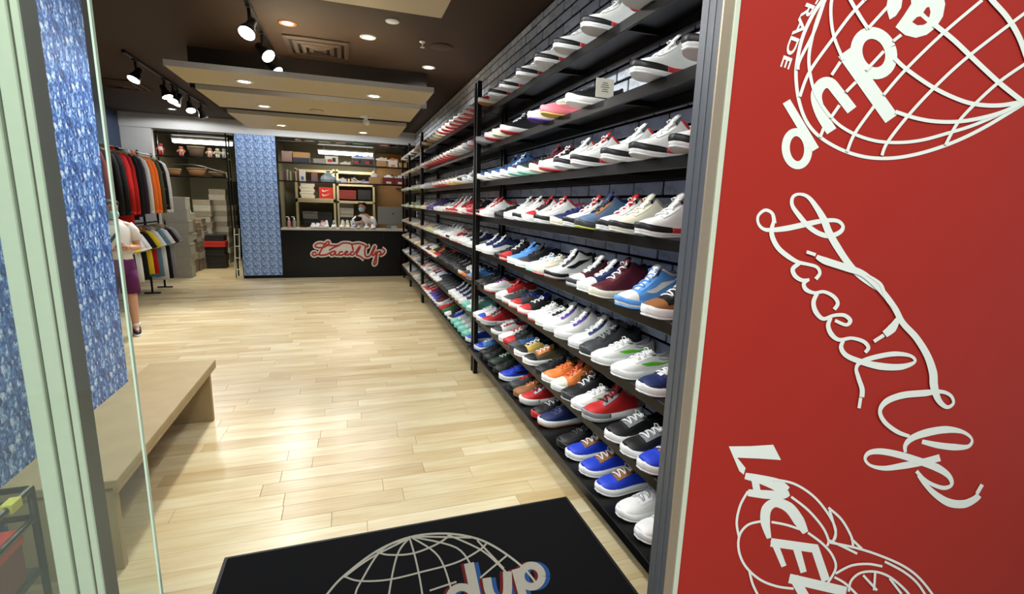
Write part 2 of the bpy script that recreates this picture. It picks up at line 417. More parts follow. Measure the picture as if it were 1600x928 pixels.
# flat unlit disc, sprinkler, speaker, smoke sensor
o = MB().lathe([(.0005, 0), (.055, 0), (.06, -.006), (.055, -.014), (.0005, -.016)], (.418, 4.56, ZC), 24).build('ceiling_cover', M_white, None, True)
tag(o, 'small round white unlit cover plate on the brown ceiling', 'cover plate')
def sprinkler(x, y, z, lb):
    t = empty('sprinkler', (x, y, z), label=lb, cat='sprinkler')
    MB().lathe([(.0005, 0), (.03, 0), (.03, -.006), (.0005, -.008)], n=14).build('escutcheon', M_white, t, True)
    MB().lathe([(.009, -.006), (.009, -.03), (.005, -.032), (.005, -.05)], n=8).build('stem', M_alu, t, True)
    MB().lathe([(.0005, -.048), (.022, -.05), (.022, -.053), (.0005, -.055)], n=10).build('deflector', M_alu, t)
sprinkler(.736, 5.01, ZC, 'small sprinkler head on the brown ceiling near the white downlight')
o = MB().lathe([(.0005, 0), (.11, 0), (.115, -.005), (.1, -.010), (.0005, -.010)], (.934, 5.09, ZC), 24).build('ceiling_speaker', mat('brown_grille', (60, 42, 32), .7), None, True)
tag(o, 'round brown ceiling speaker grille beside the sprinkler', 'speaker')
t = empty('security_camera', (.26, 6.45, 2.70), label='small white security camera under the middle beige panel', cat='camera')
MB().lathe([(.0005, 0), (.07, 0), (.07, -.012), (.0005, -.014)], n=18).build('mount', M_white, t, True)
MB().tube([(0, 0, -.01), (.0, -.01, -.05)], .018, 8).build('bracket', M_white, t, True)
MB().tube([(-.01, .03, -.05), (.01, -.05, -.08), (.015, -.07, -.09)], [.03, .032, .026], 12).build('housing', M_white, t, True)
o = MB().lathe([(.0005, 0), (.075, 0), (.08, -.006), (.06, -.010), (.0005, -.010)], (-.294, 6.3, 2.70), 20).build('smoke_detector', M_beige, None, True)
tag(o, 'flat beige round detector on the middle dropped panel', 'detector')
# air vents: nested square louvres
def vent(x, y, sx, sy, label):
    t = empty('air_vent', (x, y, ZC), label=label, cat='air vent', group='brown ceiling vents')
    M_v = mat('brown_vent', (66, 49, 38), .6)
    def ringm(ax, ay, wd, z0, z1):
        mb = MB()
        r = lambda a, b, z: [(-a, -b, z), (a, -b, z), (a, b, z), (-a, b, z)]
        mb.loft([r(ax, ay, z0), r(ax, ay, z0 - .006), r(ax - wd, ay - wd, z1), r(ax - wd, ay - wd, z1 + .008), r(ax, ay, z0)], cap=False)
        return mb
    B((-sx, -sy, -.002), (sx, sy, 0)).build('backing', M_blackm, t)
    for q, zz in ((1, -.002), (.74, -.014), (.5, -.02), (.28, -.024)):
        ringm(sx*q, sy*q, .05 if q == 1 else .042, zz - .004, zz - .022).build('louvre', M_v, t)
vent(-.22, 5.62, .30, .30, 'square brown louvred air vent between the track light and downlights')
vent(-2.95, 8.6, .30, .30, 'square brown air vent above the clothes rack')

# ---- track lights
M_can = mat('lamp_can_black', (26, 27, 28), .4)
def track(x, ya, yb, label, heads, watt):
    t = empty('track_light', (x, ya, ZC), label=label, cat='track light', group='black track lights')
    B((-.018, 0, -.03), (.018, yb - ya, 0), .002).build('rail', M_can, t)
    for (y, tgt, on_) in heads:
        h = empty('lamp_head', (0, y - ya, -.03)); h.parent = t
        B((-.016, -.05, -.016), (.016, .05, .002), .002).build('adapter', M_can, h)
        MB().tube([(0, 0, -.01), (0, 0, -.13)], .013, 8).build('stem', M_can, h, True)
        d = (Vector(tgt) - Vector((x, y, ZC - .17))).normalized()
        c = Vector((0, 0, -.15))
        MB().tube([c - d*.085, c - d*.07, c - d*.01, c + d*.02, c + d*.07, c + d*.075], [.018, .034, .036, .05, .066, .066], 18).build('can', M_can, h, True)
        if on_:
            MB().tube([c + d*.0755, c + d*.079], [.060, .060], 18).build('lens', M_lampon, h)
            p = Vector((x, y, ZC - .18)) + d*.1
            lamp('track_beam', 'SPOT', p, tgt, watt, (1, .99, .97), spot_size=math.radians(75), spot_blend=.6, shadow_soft_size=.05)
        else: MB().tube([c + d*.0755, c + d*.079], [.060, .060], 18).build('lens', M_white, h)
track(-.68, 2.15, 6.15, 'black track light with lit heads hanging left of the ceiling vent',
      [(2.45, (1.4, 2.1, 1.5), 1), (3.55, (1.4, 3.2, 1.4), 1), (4.62, (-1.4, 2.9, .6), 1), (5.28, (1.2, 3.9, 1.0), 1), (5.86, (1.25, 4.9, 1.0), 1)], 100)  # first two heads are added out of view to brighten the near shelves
track(-2.2, 6.6, 9.85, 'black track light with six heads above the clothes rack',
      [(6.9, (-2.9, 5.9, 1.0), 1), (7.82, (-1.2, 7.4, .6), 1), (8.16, (-2.4, 6.8, .4), 1), (8.36, (-3.1, 7.6, 1.0), 1), (8.91, (-1.6, 7.8, .8), 1), (9.55, (-1.5, 9.9, 1.0), 0)], 75)
# ================================================================== shoe racks
SZ = [.275 + .327*k for k in range(8)][::-1]       # shelf heights, top row first
XF = 1.135                                          # front edge of the shelves
def rack(y0, y1, label, posts):
    t = empty('shoe_rack', (XF, y0, 0), label=label, cat='shoe rack', group='black steel shoe racks along the brick wall')
    L_ = y1 - y0
    for i, z in enumerate(SZ):
        xf = (.125, .125, .11, .085, .07, .055, .045, -.005)[i]
        s = B((xf, 0, z - .022), (.335, L_, z), .002).build('shelf', M_shelf, t)
        lip = .05
        B((xf - .004, .0, z - lip), (xf + .010, L_, z + .001), .003).build('front_lip', M_black, s)
        B((.315, 0, z - .07), (.335, L_, z - .022), .002).build('rear_beam', M_black, s)
        for yy in [L_*q/4 for q in (1, 2, 3)]:
            if i < 7: B((xf + .02, yy - .006, z - .045), (.31, yy + .006, z - .022)).build('bracket', M_black, s)
    for yy in posts:
        B((.035, yy - y0 - .022, 0), (.075, yy - y0 + .022, 2.80), .002).build('upright', M_black, t)
        B((.30, yy - y0 - .022, 0), (.335, yy - y0 + .022, 2.80), .002).build('upright', M_black, t)
    return t
rack(1.36, 4.62, 'tall black steel shoe rack nearest the entrance post', (4.575,))
rack(4.64, 8.22, 'tall black steel shoe rack in the middle of the brick wall', (4.665, 8.19))
rack(8.24, 11.12, 'black steel shoe rack at the far end by the counter', (8.27, 9.87, 11.08))

# ================================================================== sneakers
PAL = {'W': ((232, 232, 230), 'white'), 'C': ((226, 220, 200), 'cream'), 'K': ((22, 22, 24), 'black'), 'D': ((58, 60, 64), 'charcoal'),
       'G': ((128, 130, 132), 'grey'), 'L': ((186, 188, 192), 'light grey'), 'R': ((186, 36, 38), 'red'), 'M': ((84, 20, 34), 'maroon'),
       'N': ((30, 42, 88), 'navy'), 'B': ((30, 62, 196), 'royal blue'), 'S': ((92, 152, 224), 'sky blue'), 'T': ((132, 208, 190), 'mint'),
       'E': ((36, 104, 58), 'green'), 'Y': ((214, 180, 96), 'gold'), 'O': ((236, 128, 60), 'orange'), 'P': ((240, 128, 140), 'pink'),
       'U': ((86, 52, 150), 'purple'), 'A': ((182, 160, 128), 'tan'), 'F': ((150, 100, 58), 'gum brown'), 'I': ((196, 198, 200), 'icy grey'),
       'Z': ((92, 116, 148), 'slate blue'), 'J': ((44, 86, 138), 'patterned blue'), 'V': ((96, 200, 40), 'lime green'), 'X': ((98, 90, 64), 'camouflage'),
       'Q': ((196, 200, 92), 'yellow green'), 'H': ((36, 56, 44), 'dark green')}
def lm(c): return mat('leather_' + PAL[c][1].replace(' ', '_'), PAL[c][0], .48, noise=.07, nscale=70, bump=.12)
def cr(pts, s):                                       # Catmull-Rom through (s, value)
    n = len(pts)
    if s <= pts[0][0]: return pts[0][1]
    if s >= pts[-1][0]: return pts[-1][1]
    for i in range(n - 1):
        if pts[i][0] <= s <= pts[i+1][0]: break
    (x0, a), (x1, b) = pts[i], pts[i+1]
    ma = (b - pts[i-1][1])/(x1 - pts[i-1][0]) if i > 0 else (b - a)/(x1 - x0)
    mb = (pts[i+2][1] - a)/(pts[i+2][0] - x0) if i + 2 < n else (b - a)/(x1 - x0)
    h = x1 - x0; t = (s - x0)/h
    return (2*t**3 - 3*t*t + 1)*a + (t**3 - 2*t*t + t)*h*ma + (-2*t**3 + 3*t*t)*b + (t**3 - t*t)*h*mb
def sst(a, b, x): t = max(0, min(1, (x - a)/(b - a))); return t*t*(3 - 2*t)
WP = [(0, .013), (.012, .022), (.04, .030), (.1, .0355), (.2, .037), (.35, .037), (.5, .041), (.62, .0465), (.72, .049), (.8, .048), (.88, .0425), (.94, .033), (.975, .022), (1, .010)]
STY = {
 'l': dict(L=.300, H=[(0, .090), (.03, .096), (.1, .084), (.2, .073), (.3, .073), (.38, .084), (.44, .098), (.5, .096), (.6, .086), (.7, .074), (.78, .066), (.86, .062), (.93, .055), (.97, .048), (1, .036)], m=(.030, .027), mud=0, noun='low-top sneaker'),
 'h': dict(L=.300, H=[(0, .132), (.03, .142), (.1, .136), (.2, .132), (.3, .144), (.38, .156), (.44, .146), (.5, .128), (.6, .102), (.7, .079), (.78, .069), (.86, .063), (.93, .056), (.97, .048), (1, .036)], m=(.032, .027), mud=0, noun='high-top sneaker'),
 '5': dict(L=.306, H=[(0, .120), (.03, .128), (.1, .116), (.2, .106), (.3, .120), (.38, .142), (.44, .138), (.5, .122), (.6, .100), (.7, .081), (.78, .072), (.86, .066), (.93, .058), (.97, .050), (1, .038)], m=(.036, .030), mud=0, noun='mid-top basketball sneaker'),
 'e': dict(L=.306, H=[(0, .112), (.03, .120), (.1, .112), (.2, .108), (.3, .118), (.38, .134), (.44, .130), (.5, .116), (.6, .096), (.7, .078), (.78, .070), (.86, .064), (.93, .057), (.97, .049), (1, .038)], m=(.034, .030), mud=1, noun='patent-toe basketball sneaker'),
 'r': dict(L=.306, H=[(0, .094), (.03, .102), (.1, .090), (.2, .080), (.3, .080), (.38, .092), (.44, .104), (.5, .100), (.6, .090), (.7, .078), (.78, .070), (.86, .064), (.93, .057), (.97, .050), (1, .042)], m=(.042, .030), mud=1, noun='running sneaker'),
}
SS = [0, .012, .035, .07, .12, .18, .24, .30, .35, .39, .43, .47, .52, .57, .62, .67, .72, .77, .82, .87, .91, .945, .97, .988, 1]
TT = [-1, -.88, -.76, -.63, -.52, -.45, -.30, -.15, 0, .15, .30, .45, .52, .63, .76, .88, 1]
def spring(s): return .013*max(0, (s - .72)/.28)**2 + .004*(max(0, .1 - s)/.1)**2
def mtop(st, s):
    a, b = st['m']; z = spring(s) + .006 + a + (b - a)*s
    if st['mud'] or st['noun'].startswith('mid'): z += .004*math.sin(s*9.5)
    return z + .006*sst(.9, 1, s)
def surf(st, s, t):
    L = st['L']; w = cr(WP, s); b = mtop(st, s) - .004; h = max(cr(st['H'], s), b + .004); u = abs(t); sg = 1 if t >= 0 else -1
    a = u*math.pi/2
    yc = w*math.sin(a)**.8; zc = b + (h - b)*max(0, math.cos(a))**.72
    op = sst(.46, .385, s)*sst(.012, .05, s)
    if u > .45: k = (1 - u)/.55; yo = w*(1 - .28*k**1.6); zo = b + (h - b)*k**.9
    else: k = u/.45; yo = w*.70*k; zo = b + .010 + (h - b - .010)*k**3
    return Vector((L*(s - .5), sg*(yc*(1-op) + yo*op), zc*(1-op) + zo*op))
def shoe_meshes(key):
    st = STY[key]; L = st['L']; parts = {}
    G = [[surf(st, s, t) for t in TT] for s in SS]
    def region(s, u):
        if s < .41 and u < .45: return 'lining' if s > .03 else 'heel_counter'
        if .43 < s < .72 and u < .22: return 'tongue'
        if .41 < s < .74 and .22 <= u < .47: return 'eyestay'
        if st['mud'] and u > .72: return 'toe_cap'
        if s > .79: return 'toe_cap'
        if s < .15: return 'heel_counter'
        return 'upper'
    OFF = {'eyestay': .0022, 'heel_counter': .0016, 'toe_cap': .0014}
    def outward(s, t):
        e = 1e-3; s0, s1, t0, t1 = max(s - e, 0), min(s + e, 1), max(t - e, -1), min(t + e, 1)
        n = (surf(st, s1, t) - surf(st, s0, t)).cross(surf(st, s, t1) - surf(st, s, t0))
        if n.length < 1e-12: return Vector((0, 0, 0))
        n.normalize(); p = surf(st, s, t)
        return n if n.dot(Vector((0, p.y, p.z - .04))) >= 0 else -n
    mbs = {}
    for i in range(len(SS) - 1):
        for j in range(len(TT) - 1):
            r = region((SS[i] + SS[i+1])/2, abs((TT[j] + TT[j+1])/2))
            mb = mbs.setdefault(r, (MB(), {}))
            idx = []
            for a, b in ((i, j), (i+1, j), (i+1, j+1), (i, j+1)):
                if (a, b) not in mb[1]: mb[1][(a, b)] = len(mb[0].v); mb[0].v.append(tuple(G[a][b] + (outward(SS[a], TT[b])*OFF[r] if r in OFF else Vector((0, 0, 0)))))
                idx.append(mb[1][(a, b)])
            mb[0].face(idx)
    # tongue flap
    tb = mbs['tongue'][0]; rings = []
    for s, dz, wd in ((.64, -.004, .018), (.56, .003, .021), (.50, .007, .024), (.45, .013, .026), (.41, .020, .027), (.385, .026, .022)):
        z = cr(st['H'], max(s, .40)) + dz*(.55 if key in 'lr' else 1); x = L*(s - .5)
        rings.append([(x, -wd, z - .005), (x, 0, z + .001), (x, wd, z - .005), (x + .004, wd*.9, z - .010), (x + .004, 0, z - .005), (x + .004, -wd*.9, z - .010)])
    tb.loft(rings)
    for sg in (-1, 1):                                  # padded collar around the opening
        mbs['lining'][0].tube([surf(st, s, sg*.45) + Vector((0, 0, .001)) for s in (.03, .06, .1, .16, .22, .28, .34, .39)], [.004, .0055, .0062, .0062, .0062, .0062, .006, .004], 8)
    for k, (mb, _) in mbs.items(): parts[k] = mb.mesh(k, True)
    # laces
    lb = MB()
    for i, s in enumerate((.455, .50, .545, .59, .635, .68)):
        ds = .018*(-1 if i % 2 else 1)
        pts = []
        for q in (-1, -.5, 0, .5, 1):
            p = surf(st, s + ds*q, .30*q); z0 = surf(st, s + ds*q, 0).z
            pts.append((p.x, p.y, max(p.z, z0 - .006*q*q) + .0065 - .004*q*q))
        lb.tube(pts, .0038, 5)
    p = surf(st, .45, 0)
    for sg in (-1, 1):
        lb.tube([(p.x, 0, p.z + .008), (p.x + .004, sg*.016, p.z + .018), (p.x + .008, sg*.030, p.z + .012), (p.x + .012, sg*.018, p.z + .006)], .0028, 5)
    parts['laces'] = lb.mesh('laces', True)
    # soles
    def outline(off, s0=0, s1=1):
        ss = [s for s in SS if s0 <= s <= s1]
        return [(s, cr(WP, s) + off) for s in ss]
    def sole(lv, s0=0., s1=1.):                         # lv: list of (offset, fraction of midsole height)
        rings = []
        for off, fr in lv:
            o = outline(off, s0, s1); r = []
            for s, y in o + [(s, -y) for s, y in o[::-1]]:
                xx = L*(s - .5) + (off if s > .99 else -off if s < .01 else 0)
                z0 = spring(s) + .006; r.append((xx, y, spring(s) if fr < 0 else z0 + (mtop(st, s) - z0)*fr))
            rings.append(r)
        return MB().loft(rings)
    parts['midsole'] = sole([(.002, 0), (.0045, .3), (.005, .6), (.003, 1)]).mesh('midsole', True)
    parts['outsole'] = sole([(.001, -1), (.003, -.5), (.0045, 0.02)]).mesh('outsole', True)
    parts['midsole_toe'] = sole([(.0042, .35), (.0062, .5), (.0062, .8), (.004, 1.04)], .60, 1).mesh('midsole_toe', True)
    parts['midsole_flash'] = sole([(.0042, .35), (.0058, .5), (.0058, .8), (.004, 1.02)], .30, .62).mesh('midsole_flash', True)
    # side mark
    sb = MB()
    ctr = [(.10, .50, .012), (.20, .60, .05), (.30, .69, .09), (.40, .76, .13), (.49, .79, .16), (.565, .75, .15), (.62, .68, .10), (.655, .61, .012)]
    for sg in (-1, 1):
        rows_ = []
        for s, t, w_ in ctr:
            r = []
            for q in (-1, 1):
                p = surf(st, s, sg*(t + q*w_/2)); r.append((p.x, p.y + sg*.0022, p.z + .0012))
            rows_.append(r)
        sb.loft(rows_, close=False)
    parts['side_mark'] = sb.mesh('side_mark', True)
    return parts
SHOES = {k: shoe_meshes(k) for k in STY}
for p_ in SHOES.values():
    for me in p_.values(): me.materials.append(lm('W'))
# design letters: up toe heel mid out lace tongue lining mark accent flash eyestay
SLOT = ['upper', 'toe_cap', 'heel_counter', 'midsole', 'outsole', 'laces', 'tongue', 'lining', 'side_mark', 'midsole_toe', 'midsole_flash', 'eyestay']
def full(d):
    k, c = d.split(':'); c = c + '.'*(12 - len(c)); c = list(c)
    if c[11] == '.': c[11] = c[0]
    return k, c
def colour_words(c):
    names = []
    for q in (c[0], c[1], c[2], c[11], c[8], c[3], c[9], c[5], c[4]):
        if q != '.' and PAL[q][1] not in names: names.append(PAL[q][1])
    return names[:3] if len(' '.join(names[:3]).split()) <= 4 else names[:2]
def shoe(d, loc, rz, label, group, sc=1.0, lite=False, rx=0):
    k, c = full(d)
    r = empty('sneaker', loc, rz, label, 'sneaker', group); r.scale = (sc, sc, sc); r.rotation_euler[0] = rx
    for i, nm in enumerate(SLOT):
        if c[i] == '.' or nm not in SHOES[k]: continue
        if lite and nm in ('eyestay',) and c[11] == c[0]: pass
        o = bpy.data.objects.new(nm, SHOES[k][nm]); COL.objects.link(o); o.parent = r
        o.material_slots[0].link = 'OBJECT'; o.material_slots[0].material = lm(c[i])
    return r
ORD = ['', 'first', 'second', 'third', 'fourth', 'fifth', 'sixth', 'seventh', 'eighth', 'ninth', 'tenth', 'eleventh', 'twelfth', 'thirteenth', 'fourteenth', 'fifteenth',
       'sixteenth', 'seventeenth', 'eighteenth', 'nineteenth', 'twentieth', 'twenty-first', 'twenty-second', 'twenty-third', 'twenty-fourth']
FIVE = '5:WWWWIWWR.KR'; FIVER = '5:WWWWIWRR.KR'
NEAR = {
1: [(749.7, 156, 'l:CRCCFCRR'), (766, 144, FIVE), (783, 133.7, FIVE), (810, 114, FIVE), (839, 98, FIVE), (868.7, 74, FIVE), (911.7, 46, FIVE), (977, 0, FIVE)],
2: [(746, 220, 'r:RGRLGWRK'), (759.6, 210, 'e:KWKWRKKR'), (772, 201, 'l:WWRCCWRR'), (784.5, 192, 'e:KKKWRWKK...K'), (827.5, 184, 'r:WWUWUWWU...W'), (848, 173.6, 'r:CPCPYCCC'), (888, 159.5, 'l:KKKWWKKK'), (990, 119.6, FIVE), (1074, 73, FIVE)],
3: [(748, 279, 'l:JJJWWJJN'), (760, 276, 'l:JJJWWJJN'), (771, 274, 'h:JJJWWKJN'), (784, 273, 'h:JJJWWWJN'), (797, 271, 'r:DDKWTKKK'), (811, 270, 'l:HHEWTKEE'), (830, 265.6, 'h:MMKCCKMK'), (845.6, 260, 'e:KWMWRWMM'), (869, 256.5, FIVE), (897, 252, FIVER), (945, 246, FIVE), (990.5, 238, FIVE), (1051, 226, FIVER)],
4: [(746, 334, '5:WRWWRWRR.KR'), (752, 337, '5:WWGWWRRR..R'), (775, 341, 'l:KKKKKKKK'), (790.5, 342, '5:WWWWIWWR'), (804, 343, '5:WWWWIWWR.KR'), (819, 345, '5:WRRWIKRR.W.K'), (838, 346, FIVER), (864, 349, 'l:NNNCCNNN'), (884, 352, FIVER), (901.5, 355, 'h:ZZNDQKNN...F'), (941.5, 358, FIVER), (956.6, 361, '5:CCGCICCG.K'), (998, 364, FIVE)],
5: [(746, 389, 'e:NWNWWWWN'), (756, 397, 'e:NWNWWWWN'), (775, 404, 'l:KKKKKKKK'), (783, 407, '5:KRRWRWKK.R'), (796, 414, 'e:SSSWWSSS'), (808, 416, 'e:KDKWWKKK'), (826, 424, 'l:WWSWTWSU'), (836, 428, 'r:CCCCPCCC'), (854, 436.6, 'h:WWKWMWWKKK.K'), (889, 444.5, '5:MWMWDWWK.D.K'), (906.5, 451, 'e:NWNWWWWN'), (925, 462, 'h:MMMCCWMK'), (966, 475.5, 'h:SWSWSSWWWS.S'), (1006.5, 490, 'e:KFKWWWKK')],
6: [(745, 447, 'l:KKKKKKKK'), (752, 452, 'l:KKKKKKKK'), (759, 457, 'l:WWRWRURR'), (777, 468, 'e:RWRWWRRR'), (787, 479.5, 'l:DDDWFDDD'), (797.6, 486, 'l:DRKWRKBB'), (812, 491.5, 'l:KRKWRWKK'), (828, 499, 'l:WWKWRWWK'), (840, 508, 'l:WWLWWWWL...K'), (852, 516, '5:WWLWLWWL...U'), (870, 525, '5:WWLWLWWL...U'), (893, 538.6, '5:WWLWLWWL...N'), (910, 551, '5:DDDDWGDK...K'), (929, 567, 'l:WWLWWWWLV'), (961, 584, 'l:WWLWWWWLV'), (1000.6, 610, 'l:NNWWWWWW')],
7: [(736, 490, 'l:WWYWWWWL'), (743, 499, 'l:WBWWWWWL'), (753, 511, '5:RRRWGKRR.L.G'), (770, 518, 'l:WDRWGWWR...R'), (784, 532, 'l:WWKWWRWK'), (791, 539, '5:KRKDRKKK.R'), (799, 544, 'r:JDKDDKKK'), (806, 556, 'l:YKKWWWKK'), (820, 566.5, 'l:XKXWWWOX...O'), (840, 585, 'l:KKKKKKKX'), (850, 599, 'l:OOFWWOOF'), (865, 609.6, 'h:OCRWLORR'), (886, 626, 'e:KKKDLWKK'), (900, 643, 'l:WWLWWWWLV'), (913, 661, '5:RRGWGKRG.G.G'), (949, 687, 'l:KKKWWWGK...G'), (979.5, 710, 'l:KKKWWWGK...G'), (1001, 730, 'l:BBNWWWFN')],
8: [(741, 545, 'l:SBWWSWWS'), (749, 554, 'l:KKKKKKKK'), (755, 562, 'l:KKKKKKKK'), (763, 574, 'r:HHHKHWEE'), (771, 583, 'l:KKKKKKKK'), (780, 598, 'l:BBBWWBBBK'), (794, 609, 'l:DDDKDRRK'), (803, 619, 'l:FFFFFOAA'), (812, 634, '5:RRRWGKRG.W.L'), (831, 651, 'l:KKRRRLKR'), (841, 665, 'e:NNNWFNNN'), (873, 691, 'l:KKKKKDKD'), (885, 716, 'l:BBNWWWFH...F'), (906, 737.6, 'l:BBNWWWFH...F'), (931, 763.5, 'l:BBNWWWFH...F'), (965.6, 789, 'l:WWLWWLWL'), (995, 826, 'l:WWLWWWWL')]}
J11B = 'e:KRKWRWKR'; REDS = 'e:RWRWRWRR'
MID = {   # nearest first, from the black upright towards the counter
1: ['r:RGRLRWRK', J11B, 'e:WWLWRWLR', REDS, REDS, REDS, REDS, 'e:KWKWRKKR', 'l:AKKCCKKA', 'l:AKKCCKKA', 'l:KKACCAKK', 'l:AKKAAKKA', 'l:KKKDAKKK', 'l:AAKCAKKA', 'l:DDKDDKKK'],
2: ['r:GRRLRWRR', 'r:RGRLGWRK', 'l:CWCWLCWL', 'l:WWLWLWCL', 'l:WCLWLWWL', REDS, REDS, 'e:RRRWRWRR', 'e:RRRWRWRR', 'e:RRRWRWRR', 'e:RRRWRWRR', 'e:RRRWRWRR', 'e:RRRWRWRR', 'e:RRRWRWRR', 'e:RRRWRWRR', 'l:GGGLLLGG'],
3: ['l:JJJWWJJN', 'l:WJWWWJWN', 'h:WKPWWKWKKK', 'l:WWYWYWYY', 'r:WYLWYLWL', 'r:LYGWYGLG', 'r:WRRWRWRR', 'r:LRRWRWRR', 'r:GRKWRWRK', 'r:GRKWRGRK', 'r:GGGLLGGG', 'r:GGNLLGGG', 'r:GGGLLGGG', 'r:LGGLLGGG', 'r:GGGLLLGG'],
4: ['5:KRKWRKKK.R', 'l:RPRWRCPR', 'l:RCPWWPCR', 'h:RWRWRKWKKR', 'h:WRWWRWWRKR', 'h:RWKWRWWK.R', '5:GWKWGWGK', 'l:WWLWWWWL', 'l:LWLWWLWL', 'l:KWKWWKKK', 'h:UUKUUKKK', 'h:NUKUWKKK', 'h:UKKUUKKK', 'l:LPGLLLGG', 'l:GPGLLGGG', 'l:EQGQQGEG'],
5: ['e:NWNWWWWN', 'e:NWWWWWWN', 'r:WWOWPKWO...K', 'r:WWKWOKWO...K', 'l:RWRWWRWR', '5:WWLWKWWR.K', '5:WWLWRWWL', '5:LLWWPLWK', 'r:LWGWKLGG', 'r:GWYWYGLG', 'r:GQGLQGGG', 'r:LLGLLGGG', 'r:GQKQLGGG', 'l:AAGLAAAG', 'l:AGGAAAGG', 'l:GGGAAGGG'],
6: ['l:SSNFSSSN', 'l:WKKOFWWK', 'l:WKKCOWWK', 'l:KKKDDGKK', 'l:KKKKKGKK', 'l:KKKKKKKK', 'l:KKKDKKKK', 'l:KKKKKKKK', 'l:KKKKKDKK', 'l:KKKKKKKK', 'l:KRKWRKKR', 'l:RRYWWYKR', 'l:KYKWRKYK', 'l:KYKWWYKK', 'l:WMRWRWWR', 'l:WNWWMWWN', 'l:NWFWFWWN', 'l:AAALAAAA'],
7: ['l:TWTTTWWT', 'l:WTTTTWWT', 'e:NWNWWWWN', 'e:NWNWWWWN', 'e:NWNWWWWN', 'e:NWNWWWWN', 'l:DDKDDKKK', 'l:DDKDDKKK', 'l:DDKDDKKK', 'l:DDKDDKKK', 'l:DWKWDDKK', 'l:NWNWWWWN', 'l:WLNWWWWN', 'l:NWNWWWWN', 'l:RLRLRLGR', 'l:LGRLLGGR', 'l:WLUWUKWU', 'l:OLFLUWLF', 'l:LRGLLAGG'],
8: ['l:BBWWWWWB', 'r:WTTTTWWT', 'r:WTTTTWWT', 'r:WTTTTWWT', 'r:WTTTTLWT', 'l:BKBWKWBB', 'l:KWKWKKKK', 'l:EEEEEEEE', 'l:RRRRRWRR', 'l:LWGLLWGG', 'l:MMKWMMMK', 'l:MBMWBMMK', 'l:NUNWYKNN', 'l:UUYWYKUU', 'l:RLRWRLRR', 'l:RRRWPWLR', 'l:MRRLLWGR', 'l:GLKAAGGK']}
def slabel(c, k, place):
    cw = colour_words(c)
    for n in (3, 2, 1):
        q = cw[:n]; t = (', '.join(q[:-1]) + ' and ' + q[-1]) if len(q) > 1 else q[0]
        lb = '%s %s, %s' % (t, STY[k]['noun'], place)
        if len(lb.split()) <= 16: return lb
    return lb
n_shoes = 0; SCN = 1.12
for r in range(1, 9):
    z = SZ[r-1]
    lst = sorted([(on(px, py, X=1.15).y, d) for px, py, d in NEAR[r]])
    ys = [y for y, _ in lst]
    for i in range(1, len(ys)): ys[i] = max(ys[i], ys[i-1] + .128)
    if ys[-1] > 4.47:
        ys[-1] = 4.47
        for i in range(len(ys) - 2, -1, -1): ys[i] = min(ys[i], ys[i+1] - .128)
    for i, (y, (_, d)) in enumerate(zip(ys, lst)):
        k, c = full(d)
        lb = slabel(c, k, '%s shelf from top, %s from the aluminium post' % (ORD[r], ORD[i+1]))
        L = STY[k]['L']; xt = 1.142 if r < 8 else 1.155
        shoe(d, (xt + L/2*SCN, y, z + .0005), math.pi + rng.uniform(-.05, .05), lb, 'sneakers on the rack nearest the entrance', SCN); n_shoes += 1
    ml = MID[r]; n = len(ml)
    for i, d in enumerate(ml):
        y = 4.78 + (8.08 - 4.78)*(i + .0)/(n - 1)
        k, c = full(d)
        lb = slabel(c, k, '%s shelf from top, %s past the black upright' % (ORD[r], ORD[i+1]))
        shoe(d, (1.142 + STY[k]['L']/2*1.1, y, z + .0005), math.pi + rng.uniform(-.06, .06), lb, 'sneakers on the middle rack', 1.1); n_shoes += 1
# far rack: the same sneakers, too small to pick apart, as one object
FARC = {1: 'AGAWKLDAGKWA', 2: 'LAGLGALGAAL', 3: 'GQEGQELGEGQ', 4: 'EQGEQGEQLGE', 5: 'AGALGAAGGAL', 6: 'AACALAGCAGA', 7: 'GDGLAGLGWLG', 8: 'AGLCAGWLAGA'}
mb = MB(); fm = []
def fidx(c):
    if c not in fm: fm.append(c)
    return fm.index(c)
for r, cs in FARC.items():
    k = 'r' if r in (3, 5) else 'l'; L = STY[k]['L']
    for i, c in enumerate(cs):
        y = 8.42 + i*(10.98 - 8.42)/(len(cs) - 1)
        M_ = Matrix.Translation((1.148 + L/2, y, SZ[r-1])) @ Matrix.Rotation(math.pi + rng.uniform(-.06, .06), 4, 'Z')
        for nm in ('upper', 'toe_cap', 'heel_counter', 'eyestay', 'tongue', 'lining', 'midsole', 'outsole', 'laces'):
            me = SHOES[k][nm]; n0 = len(mb.v)
            mb.v += [tuple(M_ @ v.co) for v in me.vertices]
            mb.cur = fidx('L' if nm == 'laces' else ('A' if c in 'AG' else 'L') if nm == 'midsole' else 'K' if nm == 'lining' else c)
            for p in me.polygons: mb.face([n0 + q for q in p.vertices])
me = mb.mesh('far_sneakers', True, fix=False)
for c in fm: me.materials.append(lm(c))
o = link(bpy.data.objects.new('far_sneakers', me))
tag(o, 'small rows of tan, grey and green sneakers on the far rack', 'sneakers', kind='stuff')
